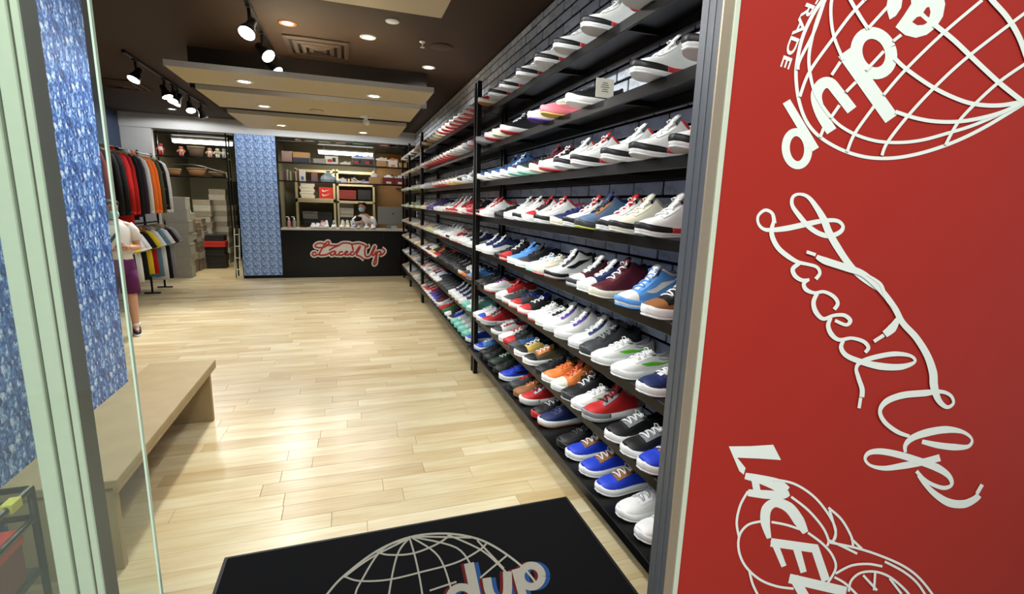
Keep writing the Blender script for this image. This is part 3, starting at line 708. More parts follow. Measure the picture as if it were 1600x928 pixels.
# hang tags
for (px, py, Yd, w_, h_, m, lb, txt) in ((945, 138, 2.40, .105, .095, M_boxwhite, 'white price tag hanging on a black sneaker on the second shelf', 1), (917, 596, 2.42, .085, .08, mat('dark_tag', (58, 60, 50), .7), 'dark grey card tag tied to the orange sneaker', 0)):
    p = on(px, py, Y=Yd)
    t = empty('price_tag', p, 0, lb, 'price tag')
    B((-w_/2, -.002, -h_/2), (w_/2, 0, h_/2), .0006).build('card', m, t)
    for q in range(5):
        ww = w_*(.28 + .1*(q % 3)); zz = h_*(.25 - .11*q)
        B((-ww/2, -.0026, zz), (ww/2, -.0019, zz + .004)).build('print_line', mat('tag_print', (96, 96, 96) if txt else (150, 150, 80), .8), t)
    MB().tube([(0, 0, h_/2 - .006), (.004, .03, h_/2 + .01), (.0, .06, h_/2 - .0)], .0015, 5).build('string', M_white, t)
# ================================================================== flat lettering
def smooth_pts(pts, n=6):
    out = []
    P = [Vector(p[:2]) for p in pts]; Wd = [p[2] if len(p) > 2 else None for p in pts]
    if len(P) < 3: return [(P[i].x, P[i].y, Wd[i]) for i in range(len(P))]
    for i in range(len(P) - 1):
        p0, p1, p2, p3 = P[max(i-1, 0)], P[i], P[i+1], P[min(i+2, len(P)-1)]
        for k in range(n):
            t = k/n
            q = .5*((2*p1) + (p2 - p0)*t + (2*p0 - 5*p1 + 4*p2 - p3)*t*t + (3*p1 - p0 - 3*p2 + p3)*t**3)
            w_ = None if Wd[i] is None else Wd[i] + ((Wd[i+1] or Wd[i]) - Wd[i])*t
            out.append((q.x, q.y, w_))
    out.append((P[-1].x, P[-1].y, Wd[-1])); return out
class Decal:
    """flat vinyl or print on a plane: strokes and outlines given in the photograph's pixels, laid on the plane as real geometry"""
    def __init__(s, plane, origin=(0, 0), scale=1.0): s.mb = MB(); s.n = 0; s.plane = plane; s.o = origin; s.sc = scale
    def P(s, x, y):
        k, v = next(iter(s.plane.items())); s.n += 1; e = s.n//2*8e-6
        return on(s.o[0] + x/s.sc, s.o[1] + y/s.sc, **{k: v - e if k == 'Y' else v + e})
    def stroke(s, pts, w, n=6, smooth=True):
        pts = smooth_pts(pts, n) if smooth else [(p[0], p[1], p[2] if len(p) > 2 else None) for p in pts]
        rows_ = []
        for i, (x, y, ww) in enumerate(pts):
            ww = w if ww is None else ww
            a = Vector(pts[max(i-1, 0)][:2]); b = Vector(pts[min(i+1, len(pts)-1)][:2]); t = b - a
            if t.length < 1e-6: t = Vector((1, 0))
            t.normalize(); nx, ny = -t.y*ww/2, t.x*ww/2
            rows_.append([s.P(x + nx, y + ny), s.P(x - nx, y - ny)])
        s.mb.loft(rows_, close=False); return s
    def ring(s, c, rx, ry, w, rot=0, a0=0, a1=360, n=32):
        cr_, sr = math.cos(math.radians(rot)), math.sin(math.radians(rot)); pts = []
        for i in range(n + 1):
            a = math.radians(a0 + (a1 - a0)*i/n); u, v = rx*math.cos(a), ry*math.sin(a)
            pts.append((c[0] + u*cr_ - v*sr, c[1] + u*sr + v*cr_))
        return s.stroke(pts, w, smooth=False)
    def poly(s, pts):
        n = len(s.mb.v); s.mb.v += [tuple(s.P(*p)) for p in pts]; s.mb.face([n + i for i in range(len(pts))]); return s
    def build(s, name, m, parent):
        me = s.mb.mesh(name, fix=False); o = add(name, me, m, None)
        o.parent = parent; o.matrix_parent_inverse = Matrix.Translation(parent.location).inverted(); return o
def text_mesh(txt, size=1.0):
    c = bpy.data.curves.new('t', 'FONT'); c.body = txt; c.size = size; c.offset = .02; o = bpy.data.objects.new('t', c); COL.objects.link(o)
    dg = bpy.context.evaluated_depsgraph_get(); me = bpy.data.meshes.new_from_object(o.evaluated_get(dg))
    v = [tuple(q.co) for q in me.vertices]; f = [list(p.vertices) for p in me.polygons]
    bpy.data.objects.remove(o); bpy.data.meshes.remove(me); return v, f

PL = dict(Y=YP - .0012)
# globe
S_ = ((1200, 0), 3.315)
g = Decal(PL, *S_)
g.stroke([(400, -160), (290, -10), (230, 80), (180, 190), (152, 310), (145, 400), (160, 520), (200, 630), (270, 710), (380, 775), (500, 812), (620, 820), (740, 805), (870, 770), (1000, 720), (1120, 660), (1230, 595), (1326, 535), (1420, 470)], 18)
g.stroke([(330, -80), (270, 60), (235, 170), (213, 280), (216, 370), (240, 470), (290, 560), (360, 640), (450, 695), (560, 730), (680, 738), (800, 725), (930, 690), (1060, 650), (1200, 590), (1320, 530)], 17)
g.stroke([(345, -70), (327, 20), (328, 110), (345, 200), (390, 310)], 17)
g.stroke([(400, -60), (430, 5), (480, 90), (520, 150)], 20)
g.stroke([(655, 300), (720, 360), (860, 455), (1000, 520), (1100, 543), (1210, 545), (1326, 525)], 22)
g.stroke([(660, 578), (760, 610), (860, 628), (980, 630), (1100, 612), (1220, 578), (1320, 530)], 20)
g.stroke([(860, 125), (960, 205), (1060, 300), (1200, 430), (1326, 530)], 27)
g.stroke([(1120, -50), (1165, 5), (1240, 90), (1300, 190), (1345, 310)], 30)
for pts in ([(500, 0), (430, 75), (340, 195), (216, 370), (165, 500)], [(300, -20), (240, 160), (165, 310), (155, 360)], [(620, 35), (520, 145)], [(375, 320), (330, 388)], [(690, 180), (650, 212)],
            [(1110, 0), (900, 178), (715, 358), (600, 490)], [(550, 550), (450, 690), (410, 785)], [(1340, 60), (1040, 290), (860, 455), (725, 600), (620, 735), (590, 805)],
            [(1340, 325), (1200, 422), (1070, 540), (980, 640), (920, 750)], [(455, 425), (405, 475)], [(370, 545), (325, 610)], [(600, 265), (510, 362)], [(290, 660), (270, 710)], [(600, -80), (500, 0)]):
    g.stroke(pts, 16)
g.build('globe_logo', M_white, panel)
d_ = Decal(PL, *S_); d_.ring((548, 275), 88, 107, 62, -20).stroke([(395, 270), (640, 615)], 78, smooth=False); d_.build('letter', M_white, panel)
d_ = Decal(PL, *S_); d_.stroke([(435, 570), (365, 480), (320, 430), (275, 440), (250, 500), (275, 590), (330, 680)], 58); d_.build('letter', M_white, panel)
d_ = Decal(PL, *S_); d_.ring((150, 770), 58, 86, 42, -5).stroke([(95, 525), (245, 775)], 44, smooth=False); d_.build('letter', M_white, panel)
d_ = Decal(PL, *S_); d_.poly([(900, -60), (918, 20), (906, 85), (872, 140), (822, 180), (765, 196), (710, 182), (660, 140), (700, 85), (742, 20), (735, -60)]).poly([(612, 40), (630, 102), (662, 82), (690, 40), (705, -60), (630, -60)]); d_.build('letter', M_white, panel)
d_ = Decal(dict(Y=YP - .0022), *S_); d_.poly([(748, 112), (772, 88), (790, 84), (826, 116), (806, 127), (775, 129)]).poly([(806, 62), (822, 38), (836, 36), (842, 62), (836, 88), (828, 84)]); d_.build('letter_opening', M_red, panel)
v, f = text_mesh('TRADE')
wmax = max(q[0] for q in v)
dt = Decal(PL, *S_)
a0, a1 = Vector((250, -75)), Vector((62, 345))         # reading direction down the left of the globe
ax = (a1 - a0)/wmax; up = Vector((1, .38)).normalized()*66
base = len(dt.mb.v)
for x, y_, _ in v:
    q = a0 + ax*x + up*y_; bend = -16*math.sin(math.pi*x/wmax); dt.mb.v.append(tuple(dt.P(q.x + 2 + bend, q.y)))
for q in f: dt.mb.face(q)
dt.build('lettering', M_white, panel)
# shoelace script
Q_ = ((1100, 280), 2.32); R_ = ((1000, 628), 2.667)
def q2r(p): return p
sc_ = Decal(PL, *Q_)
sc_.stroke([(255, 160, 16), (248, 125, 12), (222, 112, 12), (197, 132, 10), (197, 160, 10), (215, 180, 12), (245, 184, 16), (300, 178, 20), (370, 163, 20), (430, 151, 16), (480, 150, 14), (503, 168, 12), (495, 190, 16), (460, 205, 18), (420, 198, 18), (380, 172, 18), (345, 132, 18), (320, 95, 14), (322, 65, 12), (345, 54, 10), (378, 65, 14), (410, 105, 20), (435, 148, 26), (452, 190, 26), (480, 240, 26), (520, 300, 24), (560, 345, 22), (600, 375, 22), (640, 400, 20)], 18)
sc_.stroke([(252, 155, 12), (245, 185, 16), (250, 215, 18), (270, 250, 18), (305, 280, 18), (340, 300, 14), (375, 308, 12), (408, 318, 12), (420, 340, 12), (405, 362, 14)], 14)
sc_.stroke([(345, 305, 14), (322, 325, 16), (330, 350, 16), (355, 366, 14), (382, 364, 10)], 14)
sc_.stroke([(380, 364, 10), (362, 378, 14), (370, 400, 16), (400, 412, 12), (435, 408, 12), (470, 425, 14), (485, 450, 14), (472, 472, 14)], 14)
sc_.stroke([(410, 414, 14), (397, 445, 16), (405, 480, 18), (432, 506, 14), (470, 494, 12), (508, 493, 14), (530, 512, 16), (515, 528, 12), (475, 512, 12)], 14)
sc_.stroke([(460, 502, 12), (450, 530, 16), (462, 562, 18), (490, 582, 14), (535, 576, 12), (578, 588, 14), (596, 610, 14), (584, 628, 12)], 14)
sc_.stroke([(505, 585, 12), (497, 610, 16), (515, 638, 18), (565, 660, 20), (640, 678, 26), (715, 680, 22), (764, 662, 10), (748, 640, 12), (690, 633, 18), (620, 645, 18), (570, 662, 16), (552, 685, 12), (560, 720, 16), (573, 760, 18), (572, 790, 18)], 16)
sc_.stroke([(568, 792), (562, 830)], 12, smooth=False)
sc_.stroke([(372, 263), (405, 274)], 12, smooth=False)
sc_.stroke([(408, 280, 14), (440, 296, 26), (520, 322, 26), (580, 345, 22), (640, 400, 22), (690, 465, 22), (720, 520, 22), (770, 575, 24), (810, 640, 26), (830, 700, 30), (834, 750, 30), (850, 800, 22), (880, 826, 14), (904, 812, 10), (895, 785, 12), (860, 770, 14), (800, 775, 24), (720, 783, 24), (662, 805, 22), (638, 840, 14), (655, 880, 16), (700, 915, 16), (745, 932, 12)], 20)
sc_.stroke([(590, 345, 6), (640, 380, 12), (660, 430, 12), (690, 465, 16)], 10)
sc_.stroke([(704, 505, 16), (682, 540, 32), (655, 562, 26)], 26)
sc_.stroke([(652, 565), (616, 588)], 13, smooth=False)
sc_.build('shoelace_lettering', M_white, panel)
s2 = Decal(PL, *R_)
s2.stroke([(1106, 210, 12), (1106, 180, 18), (1135, 150, 26), (1195, 128, 32), (1275, 115, 30), (1345, 125, 16), (1383, 155, 10), (1368, 185, 16), (1310, 188, 28), (1240, 180, 26), (1175, 165, 18)], 22)
s2.stroke([(1250, 232, 30), (1180, 250, 28), (1100, 265, 28), (1020, 276, 20), (962, 265, 12), (938, 238, 12), (955, 212, 20), (1005, 206, 26), (1080, 220, 28), (1160, 245, 30), (1240, 275, 32), (1288, 310, 22), (1298, 345, 14), (1265, 358, 18), (1215, 342, 16), (1180, 318, 14), (1152, 288, 16)], 24)
s2.stroke([(1160, 305, 14), (1190, 345, 18), (1235, 388, 26), (1290, 420, 34), (1350, 425, 34), (1395, 405, 28), (1412, 388, 26)], 28)
s2.stroke([(1404, 382), (1426, 344)], 16, smooth=False)
s2.build('shoelace_lettering', M_white, panel)
# LACED with basketball and shoe outlines
for polyq in ([(370, 185), (462, 184), (555, 178), (588, 242), (500, 236), (405, 232), (440, 275), (432, 303), (414, 288)],):
    Decal(PL, *R_).poly(polyq).build('letter', M_white, panel)
d_ = Decal(PL, *R_); d_.stroke([(438, 308, 26), (500, 322, 36), (570, 345, 52), (612, 372, 40)], 34).stroke([(450, 378, 28), (520, 385, 36), (590, 388, 36), (622, 380, 20)], 34).stroke([(478, 318, 30), (490, 385, 30)], 30, smooth=False); d_.build('letter', M_white, panel)
d_ = Decal(PL, *R_); d_.stroke([(538, 568, 18), (522, 500, 40), (528, 445, 42), (565, 420, 36), (620, 440, 44), (662, 495, 46), (690, 545, 24)], 38); d_.build('letter', M_white, panel)
d_ = Decal(PL, *R_); d_.stroke([(545, 585), (740, 612)], 36, smooth=False).stroke([(556, 575, 28), (600, 685, 22)], 26, smooth=False).stroke([(650, 600, 32), (682, 710, 26)], 30, smooth=False).stroke([(728, 606, 34), (775, 745, 36)], 36, smooth=False); d_.build('letter', M_white, panel)
d_ = Decal(PL, *R_); d_.stroke([(622, 735), (860, 790)], 40, smooth=False).stroke([(640, 730, 40), (715, 860, 40)], 40, smooth=False); d_.build('letter', M_white, panel)
bl = Decal(PL, *R_)
for pts in ([(450, 372), (418, 430), (403, 500), (412, 560)], [(630, 395), (700, 450), (760, 520), (785, 575), (780, 600)], [(505, 497), (450, 512), (415, 555), (412, 620), (440, 685), (500, 740), (570, 768), (640, 778)],
            [(548, 500), (610, 512), (665, 530)], [(700, 545), (760, 590), (802, 640), (815, 695), (775, 765)], [(552, 322), (640, 340), (720, 390), (780, 460), (815, 530), (805, 580)], [(785, 440), (840, 490), (880, 560), (888, 605)],
            [(790, 450), (815, 540), (810, 575)], [(785, 575), (840, 600), (905, 632)], [(790, 585), (900, 608), (1000, 640), (1100, 685), (1170, 740), (1240, 830)], [(880, 570), (925, 612)], [(1020, 665), (1100, 708), (1160, 760), (1210, 840)],
            [(815, 715), (880, 682), (950, 675), (1010, 685)], [(870, 790), (880, 745), (920, 712), (985, 708), (1050, 735), (1120, 800), (1150, 860)], [(930, 722), (988, 785)], [(980, 712), (975, 785)], [(1040, 735), (1090, 800)], [(455, 700), (470, 760), (505, 830)], [(810, 730), (860, 760), (930, 830)]):
    bl.stroke(pts, 10)
bl.build('basketball_sketch', M_white, panel)

# ================================================================== entrance mat
ZM = .012
mt = empty('entrance_mat', (.29, 1.72, 0), label='black carpet entrance mat with a grey globe logo by the door', cat='mat')
B((-.895, -.55, .0005), (.895, .63, ZM - .002), .004).build('rubber_edge', M_blackm, mt)
B((-.88, -.535, .0015), (.88, .615, ZM), .003).build('carpet', M_mat, mt)
T_ = ((320, 740), 2.162); PM = dict(Z=ZM + .0012)
gm = Decal(PM, *T_)
gm.stroke([(330, 560), (370, 470), (415, 405), (470, 345), (580, 262), (690, 215), (800, 202), (900, 214), (980, 247), (1070, 312), (1120, 370)], 7)
for pts in ([(690, 218), (600, 255), (530, 360), (505, 420), (480, 560)], [(690, 218), (650, 275), (622, 410), (610, 560)], [(692, 218), (715, 300), (735, 410), (750, 560)], [(700, 216), (790, 280), (835, 400), (860, 520)],
            [(705, 214), (850, 250), (905, 320)], [(712, 212), (900, 216)], [(690, 218), (560, 285), (470, 350)], [(580, 264), (620, 274), (700, 270), (780, 240), (832, 206)], [(468, 345), (520, 362), (620, 358), (740, 330), (850, 300), (925, 260), (955, 232)],
            [(380, 450), (470, 490), (620, 490), (770, 460), (850, 420)], [(760, 395), (850, 365)], [(930, 352), (980, 310), (1022, 275)], [(920, 225), (1010, 320)], [(820, 206), (940, 262), (1030, 345)]):
    gm.stroke(pts, 6)
gm.build('globe_print', M_matlogo, mt)
def dup_letters(dx, zoff, m):
    d = Decal(dict(Z=ZM + zoff), *T_)
    d.stroke([(892 + dx, 302), (925 + dx, 460)], 34, smooth=False).ring((868 + dx, 425), 42, 42, 26, 0)
    d.build('letter', m, mt)
    d = Decal(dict(Z=ZM + zoff), *T_)
    d.stroke([(952 + dx, 352), (962 + dx, 400), (985 + dx, 425), (1020 + dx, 410), (1022 + dx, 330)], 30); d.build('letter', m, mt)
    d = Decal(dict(Z=ZM + zoff), *T_)
    d.ring((1103 + dx, 346), 36, 36, 26, 0).stroke([(1050 + dx, 322), (1085 + dx, 450)], 28, smooth=False); d.build('letter', m, mt)
dup_letters(15, .0008, M_matblue); dup_letters(-11, .0010, M_matred); dup_letters(0, .0018, M_matlogo)

# ================================================================== bench and cart by the door
bn = empty('wooden_bench', (-1.205, 3.225, 0), label='long pale plywood bench against the blue printed wall', cat='bench')
B((-.212, -.86, .43), (.215, .86, .468), .003).build('seat_top', M_wood, bn)
B((.195, -.86, .405), (.2155, .86, .43), .002).build('front_rail', M_woodedge, bn)
for sg in (-1, 1):
    B((-.20, sg*.80 - .02, 0), (.185, sg*.80 + .02, .43), .002).build('leg_panel', M_wood, bn)
ct = empty('black_cart', (-1.17, 1.60, 0), .0, 'low black metal cart with a red shoe box seen through the glass', 'cart')
for x in (-.2, .18):
    for y in (-.22, .22): MB().tube([(x, y, 0.03), (x, y, .76)], .011, 8).build('post', M_black, ct, True)
for z in (.76, .66):
    MB().tube([(-.2, -.22, z), (.18, -.22, z), (.18, .22, z), (-.2, .22, z), (-.2, -.22, z)], .011, 8).build('top_rail', M_black, ct)
B((-.2, -.22, .46), (.18, .22, .48), .003).build('tray', M_blackm, ct)
for x in (-.2, .18):
    for y in (-.22, .22): MB().tube([(x - .008, y, .026), (x + .008, y, .026)], .025, 10).build('wheel', M_blackm, ct)
B((.165, .10, .745), (.195, .15, .776), .002).build('tag', mat('yellow_tag', (214, 204, 90), .6), ct)
rb = empty('shoe_box', (-1.15, 1.60, .481), .0, 'red shoe box lying in the black cart by the door', 'shoe box')
B((-.2, -.16, 0), (.15, .16, .17), .003).build('box_body', M_boxdred, rb); B((-.205, -.165, .13), (.155, .165, .175), .003).build('lid', M_boxred, rb)

# ================================================================== clothes rack and garments
XR = -3.22
cr_ = empty('clothes_rack', (XR, 8.7, 0), label='two-tier black clothes rail standing along the left wall', cat='clothes rack')
for z in (2.36, 1.22): MB().tube([(0, -1.9, z), (0, 1.7, z)], .014, 8).build('hanging_rail', M_black, cr_, True)
for y in (-1.9, 1.06, 1.68):
    MB().tube([(0, y, 0.02), (0, y, 2.40)], .017, 8).build('post', M_black, cr_, True)
    MB().tube([(-.12, y, .02), (.12, y, .02)], .014, 8).build('foot', M_black, cr_, True)
def gmat(n, rgb): return mat('fabric_' + n, rgb, .88, noise=.10, nscale=35, bump=.25, spec=.2)
FAB = {k: gmat(k, c) for k, c in dict(black=(20, 20, 22), red=(168, 28, 26), navy=(28, 34, 62), white=(214, 214, 216), orange=(242, 120, 44), olive=(74, 76, 52), tan=(120, 98, 76), yellow=(216, 188, 44), green=(34, 110, 60),
       teal=(96, 156, 166), grey=(138, 138, 136), steel=(92, 126, 146), plum=(48, 40, 56), darkred=(120, 30, 28)).items()}
def garment(name, y, z_rail, length, col, label, cat, group, long=True, hood=False, trim=None, patches=False):
    t = empty(name, (XR, y, z_rail), rng.uniform(-.05, .05), label, cat, group); m = FAB[col]; M2 = FAB[trim] if trim else m
    zt = -.09; n = 14
    prof = [(zt + .01, .065, .035), (zt - .02, .12, .045), (zt - .06, .205, .05), (zt - .12, .225, .058), (zt - .3, .225, .062), (zt - length*.6, .235, .06), (zt - length, .245, .052)]
    rings = [[(w_*math.cos(2*math.pi*j/n), th*math.sin(2*math.pi*j/n)*(1 + .12*math.sin(5*j + z*9)), z + .008*math.sin(3*j)*(1 if z < -length*.8 else 0)) for j in range(n)] for z, w_, th in prof]
    MB().loft(rings).build('body', m, t, True)
    for sg in (-1, 1):
        if long: path = [(sg*.17, 0, zt - .055), (sg*.225, 0, zt - .10), (sg*.262, -.004, zt - .22), (sg*.285, -.008, zt - .50), (sg*.295, -.01, zt - .84)]; rad = [.05, .058, .055, .05, .043]
        else: path = [(sg*.17, 0, zt - .055), (sg*.225, 0, zt - .09), (sg*.27, -.004, zt - .17), (sg*.315, -.006, zt - .27)]; rad = [.05, .06, .062, .068]
        s = MB().tube(path, rad, 10, 1.0, Vector((0, 1, 0))).build('sleeve', M2, t, True)
        e = Vector(path[-1]); e0 = Vector(path[-2]); dd = (e - e0).normalized()
        MB().tube([e - dd*.005, e + dd*(.05 if long else .02)], [rad[-1]*(.92 if long else 1.02), rad[-1]*(.85 if long else 1.03)], 10, 1, Vector((0, 1, 0))).build('cuff', M2 if not patches else FAB['white'], s, True)
        if patches:
            for k in range(5):
                p = Vector(path[2]).lerp(Vector(path[4]), k/4.5)
                MB().lathe([(.0005, -.012), (.02, -.008), (.026, 0), (.02, .008), (.0005, .012)], (p.x + .035*sg*0 + .012*(-1)**k, p.y - .052, p.z), 8, 1, .25).build('patch', FAB['white'] if k % 2 else FAB['tan'], s, True)
    if hood: MB().lathe([(.02, 0), (.09, .01), (.10, .05), (.07, .10), (.02, .115)], (0, .03, zt - .03), 12, 1, .6).build('hood', m, t, True)
    else: MB().tube([(-.06, -.03, zt + .012), (0, -.045, zt - .015), (.06, -.03, zt + .012), (0, .03, zt + .02), (-.06, -.03, zt + .012)], .008, 6).build('collar', M2, t, True)
    hg = MB().tube([(-.2, 0, zt - .035), (-.1, 0, zt + .015), (0, 0, zt + .035), (.1, 0, zt + .015), (.2, 0, zt - .035)], .010, 6).build('hanger', M_wood, t, True)
    MB().tube([(0, 0, zt + .035), (0, 0, -.02), (.012, 0, .0), (.016, 0, .012), (0, 0, .018), (-.012, 0, .012)], .0025, 5).build('hook', M_alu, hg)
    if col in ('orange', 'black') and long and not patches:
        B((-.08, -.066, zt - .32), (.08, -.058, zt - .27), .002).build('chest_print', FAB['white'], t)
    return t
GU = [('tan', 'tan long-sleeved jacket seen through the glass edge', .60, 0), ('darkred', 'dark red hoodie hanging just behind the glass edge', .62, 1), ('black', 'black hoodie hanging nearest on the upper rail', .66, 1), ('black', 'black long-sleeved top hanging before the red hoodie', .66, 0), ('red', 'bright red hoodie on the upper rail', .70, 1),
      ('red', 'second red hoodie with its long hem hanging lowest', .98, 1), ('black', 'black hoodie hanging behind the red hoodies', .78, 1), ('plum', 'dark plum sweatshirt between black and white ones', .74, 0), ('white', 'white hoodie hanging before the orange ones', .70, 1),
      ('orange', 'orange hoodie hanging next to the white hoodie', .70, 1), ('orange', 'orange sweatshirt beside the olive jacket', .70, 0), ('olive', 'olive green jacket on the upper rail', .68, 0), ('black', 'black jacket with white patches down the sleeves', .66, 0), ('white', 'white long-sleeved top last on the upper rail', .64, 0)]
for i, (c, lb, ln, hd) in enumerate(GU):
    y = 7.35 + .4*i if i < 2 else 8.12 + (10.12 - 8.12)*(i - 2)/(len(GU) - 3)
    garment('hoodie' if hd else 'sweatshirt', y, 2.372, ln + .2, c, lb, 'hoodie' if hd else 'jacket', 'tops on the upper clothes rail', True, hd, patches=(i == 12))
GL = [('navy', 'navy tee with teal trim behind the person', .80, 'teal'), ('teal', 'pale teal tee first on the lower rail', .72, None), ('green', 'green tee on the lower rail', .76, None), ('black', 'black tee with white sleeves on the lower rail', .60, 'white'), ('grey', 'long grey tee on the lower rail', .86, None),
      ('yellow', 'long yellow tee on the lower rail', .90, None), ('navy', 'navy tee with white sleeves beside the yellow one', .80, 'white'), ('white', 'white tee between navy and black ones', .66, None), ('black', 'black tee before the yellow and red ones', .66, None),
      ('yellow', 'small yellow tee beside the red one', .60, None), ('red', 'red tee with white sleeves on the lower rail', .62, 'white'), ('steel', 'steel blue tee with white cuffs on the lower rail', .70, None), ('white', 'off-white tee near the far end of the lower rail', .78, None), ('black', 'black tee second from the far end', .84, None), ('grey', 'grey tee last on the lower rail', .84, None)]
for i, (c, lb, ln, tr) in enumerate(GL):
    y = 7.25 + (10.30 - 7.25)*i/(len(GL) - 1)
    garment('tee_shirt', y, 1.232, min(ln + .12, .92), c, lb, 'shirt', 'tees on the lower clothes rail', False, False, tr)

# ================================================================== people
def skin_body(name, verts, edges, radii, m, parent, root=0):
    me = bpy.data.meshes.new(name); me.from_pydata(verts, edges, []); o = add(name, me, m, parent)
    md = o.modifiers.new('skin', 'SKIN'); md.use_smooth_shade = True
    for i, r in enumerate(radii):
        d = me.skin_vertices[0].data[i]; d.radius = (r, r) if not isinstance(r, tuple) else r; d.use_root = (i == root)
    s = o.modifiers.new('sub', 'SUBSURF'); s.levels = 2; s.render_levels = 2
    return o
def head(parent, c, yaw, hair_long):
    h = empty('head', c, yaw); h.parent = parent
    MB().lathe([(.012, -.115), (.05, -.108), (.066, -.08), (.074, -.04), (.079, .0), (.081, .04), (.072, .08), (.045, .105), (.01, .115)], n=18, sx=.92, sy=1.12).build('face', M_skin, h, True)
    MB().tube([(0, -.082, .012), (0, -.098, -.018), (0, -.088, -.028)], [.008, .015, .010], 8).build('nose', M_skin, h, True)
    for sg in (-1, 1):
        MB().lathe([(.001, -.010), (.010, -.006), (.012, 0), (.010, .006), (.001, .010)], (sg*.030, -.078, .012), 8, 1, .5).build('eye', M_hair, h, True)
        MB().tube([(sg*.014, -.084, .032), (sg*.046, -.076, .034)], .004, 6).build('eyebrow', M_hair, h, True)
        MB().lathe([(.001, -.03), (.014, -.022), (.018, 0), (.012, .024), (.001, .03)], (sg*.076, .01, -.005), 8, .5, 1).build('ear', M_skin, h, True)
    hb = MB(); rg = []
    for z, r, y0 in ((.128, .02, .01), (.118, .066, .008), (.090, .094, .006), (.052, .100, .016), (.0, .094, .034), (-.05, .086, .044), (-.10 if hair_long else -.075, .07, .05)):
        rg.append([(r*1.0*math.cos(a), y0 + r*1.08*math.sin(a)*(1 if math.sin(a) > 0 else (1.0 if z > .07 else .75 if z > .04 else .12)), z) for a in [2*math.pi*j/18 for j in range(18)]])
    hb.loft(rg).build('hair', M_hair, h, True)
    if hair_long: MB().tube([(0, .09, .03), (0, .14, -.02), (0, .13, -.16), (0, .11, -.22)], [.03, .04, .035, .01], 10).build('ponytail', M_hair, h, True)
    mk = []
    for z, y1, r in ((-.004, -.093, .055), (-.03, -.108, .066), (-.06, -.104, .066), (-.095, -.090, .052)):
        mk.append([(r*math.sin(q), y1*math.cos(q*.9) , z) for q in [-1.25 + 2.5*j/8 for j in range(9)]])
    MB().loft(mk, close=False).build('face_mask', M_mask, h, True)
    return h
def hand(parent, name, wrist, direction, side, curl=.6):
    """palm with four fingers and a thumb, grown from one skinned skeleton"""
    w_ = Vector(wrist); d = Vector(direction).normalized(); s = Vector(side).normalized(); n = d.cross(s).normalized()
    V = [w_, w_ + d*.045, w_ + d*.085]; E_ = [(0, 1), (1, 2)]; Rr = [(.024, .017), (.034, .015), (.036, .013)]
    for k, (off, ln) in enumerate(((-.030, .062), (-.010, .074), (.010, .070), (.029, .056))):
        b = len(V); root = w_ + d*.085 + s*off
        V.append(root); Rr.append(.0095); E_.append((2, b))
        for q, fr in enumerate((.42, .74, 1.0)):
            a = curl*(q + 1)*.55; V.append(V[-1] + (d*math.cos(a) + n*math.sin(a))*ln*(.42, .32, .26)[q]); Rr.append((.009, .0082, .0072)[q]); E_.append((len(V) - 2, len(V) - 1))
    b = len(V); V += [w_ + d*.035 - s*.030, w_ + d*.065 - s*.046 + n*.014, w_ + d*.090 - s*.046 + n*.03]; Rr += [.013, .0105, .0085]; E_ += [(1, b), (b, b+1), (b+1, b+2)]
    return skin_body(name, [tuple(v) for v in V], E_, Rr, M_skin, parent)
# the shopper
pw = empty('person', (-2.60, 6.88, 0), math.radians(22), 'person in white tee and purple shorts holding a phone by the clothes', 'person')
jv = [(0, 0, .90), (0, .01, 1.06), (0, .01, 1.22), (0, .015, 1.34), (0, .01, 1.42), (.10, 0, .86), (.11, -.015, .48), (.115, .02, .08), (.12, -.10, .035), (-.10, 0, .86), (-.11, -.02, .48), (-.115, .02, .08), (-.12, -.10, .035),
      (.17, .01, 1.31), (.225, .02, 1.06), (.13, -.20, 1.08), (-.17, .01, 1.31), (-.225, .02, 1.06), (-.02, -.20, 1.04)]
je = [(0, 1), (1, 2), (2, 3), (3, 4), (0, 5), (5, 6), (6, 7), (7, 8), (0, 9), (9, 10), (10, 11), (11, 12), (3, 13), (13, 14), (14, 15), (3, 16), (16, 17), (17, 18)]
jr = [(.14, .10), (.125, .09), (.14, .10), (.10, .07), .05, (.088, .088), .058, .037, (.036, .024), (.088, .088), .058, .037, (.036, .024), .055, .042, .028, .055, .042, .028]
skin_body('body', jv, je, jr, M_skin, pw)
head(pw, (0, -.005, 1.50), math.radians(28), True)
def ell(z, a, b, cx=0, cy=0, n=18): return [(cx + a*math.cos(2*math.pi*j/n), cy + b*math.sin(2*math.pi*j/n), z) for j in range(n)]
MB().loft([ell(.93, .168, .125), ell(1.05, .150, .115), ell(1.2, .170, .125), ell(1.3, .178, .112), ell(1.36, .12, .085), ell(1.385, .068, .062)]).build('tee', M_shirtw, pw, True)
for sg in (-1, 1):
    MB().tube([(sg*.14, .01, 1.32), (sg*.19, .014, 1.26), (sg*.212, .018, 1.15)], [.065, .06, .06], 12, 1, Vector((0, 1, 0))).build('sleeve', M_shirtw, pw, True)
M_plum = gmat('purple', (84, 32, 76))
MB().loft([ell(.97, .158, .118), ell(.9, .172, .132), ell(.80, .182, .14), ell(.74, .184, .14)]).build('waist', M_plum, pw, True)
for sg in (-1, 1): MB().loft([ell(.80, .095, .125, sg*.088), ell(.68, .100, .112, sg*.096), ell(.52, .098, .104, sg*.104)]).build('shorts_leg', M_plum, pw, True)
M_bag = gmat('bag_black', (24, 26, 34))
MB().tube([(.12, .02, 1.375), (.02, -.125, 1.22), (-.12, -.125, 1.02), (-.19, -.03, .9)], .016, 8).build('bag_strap', M_bag, pw, True)
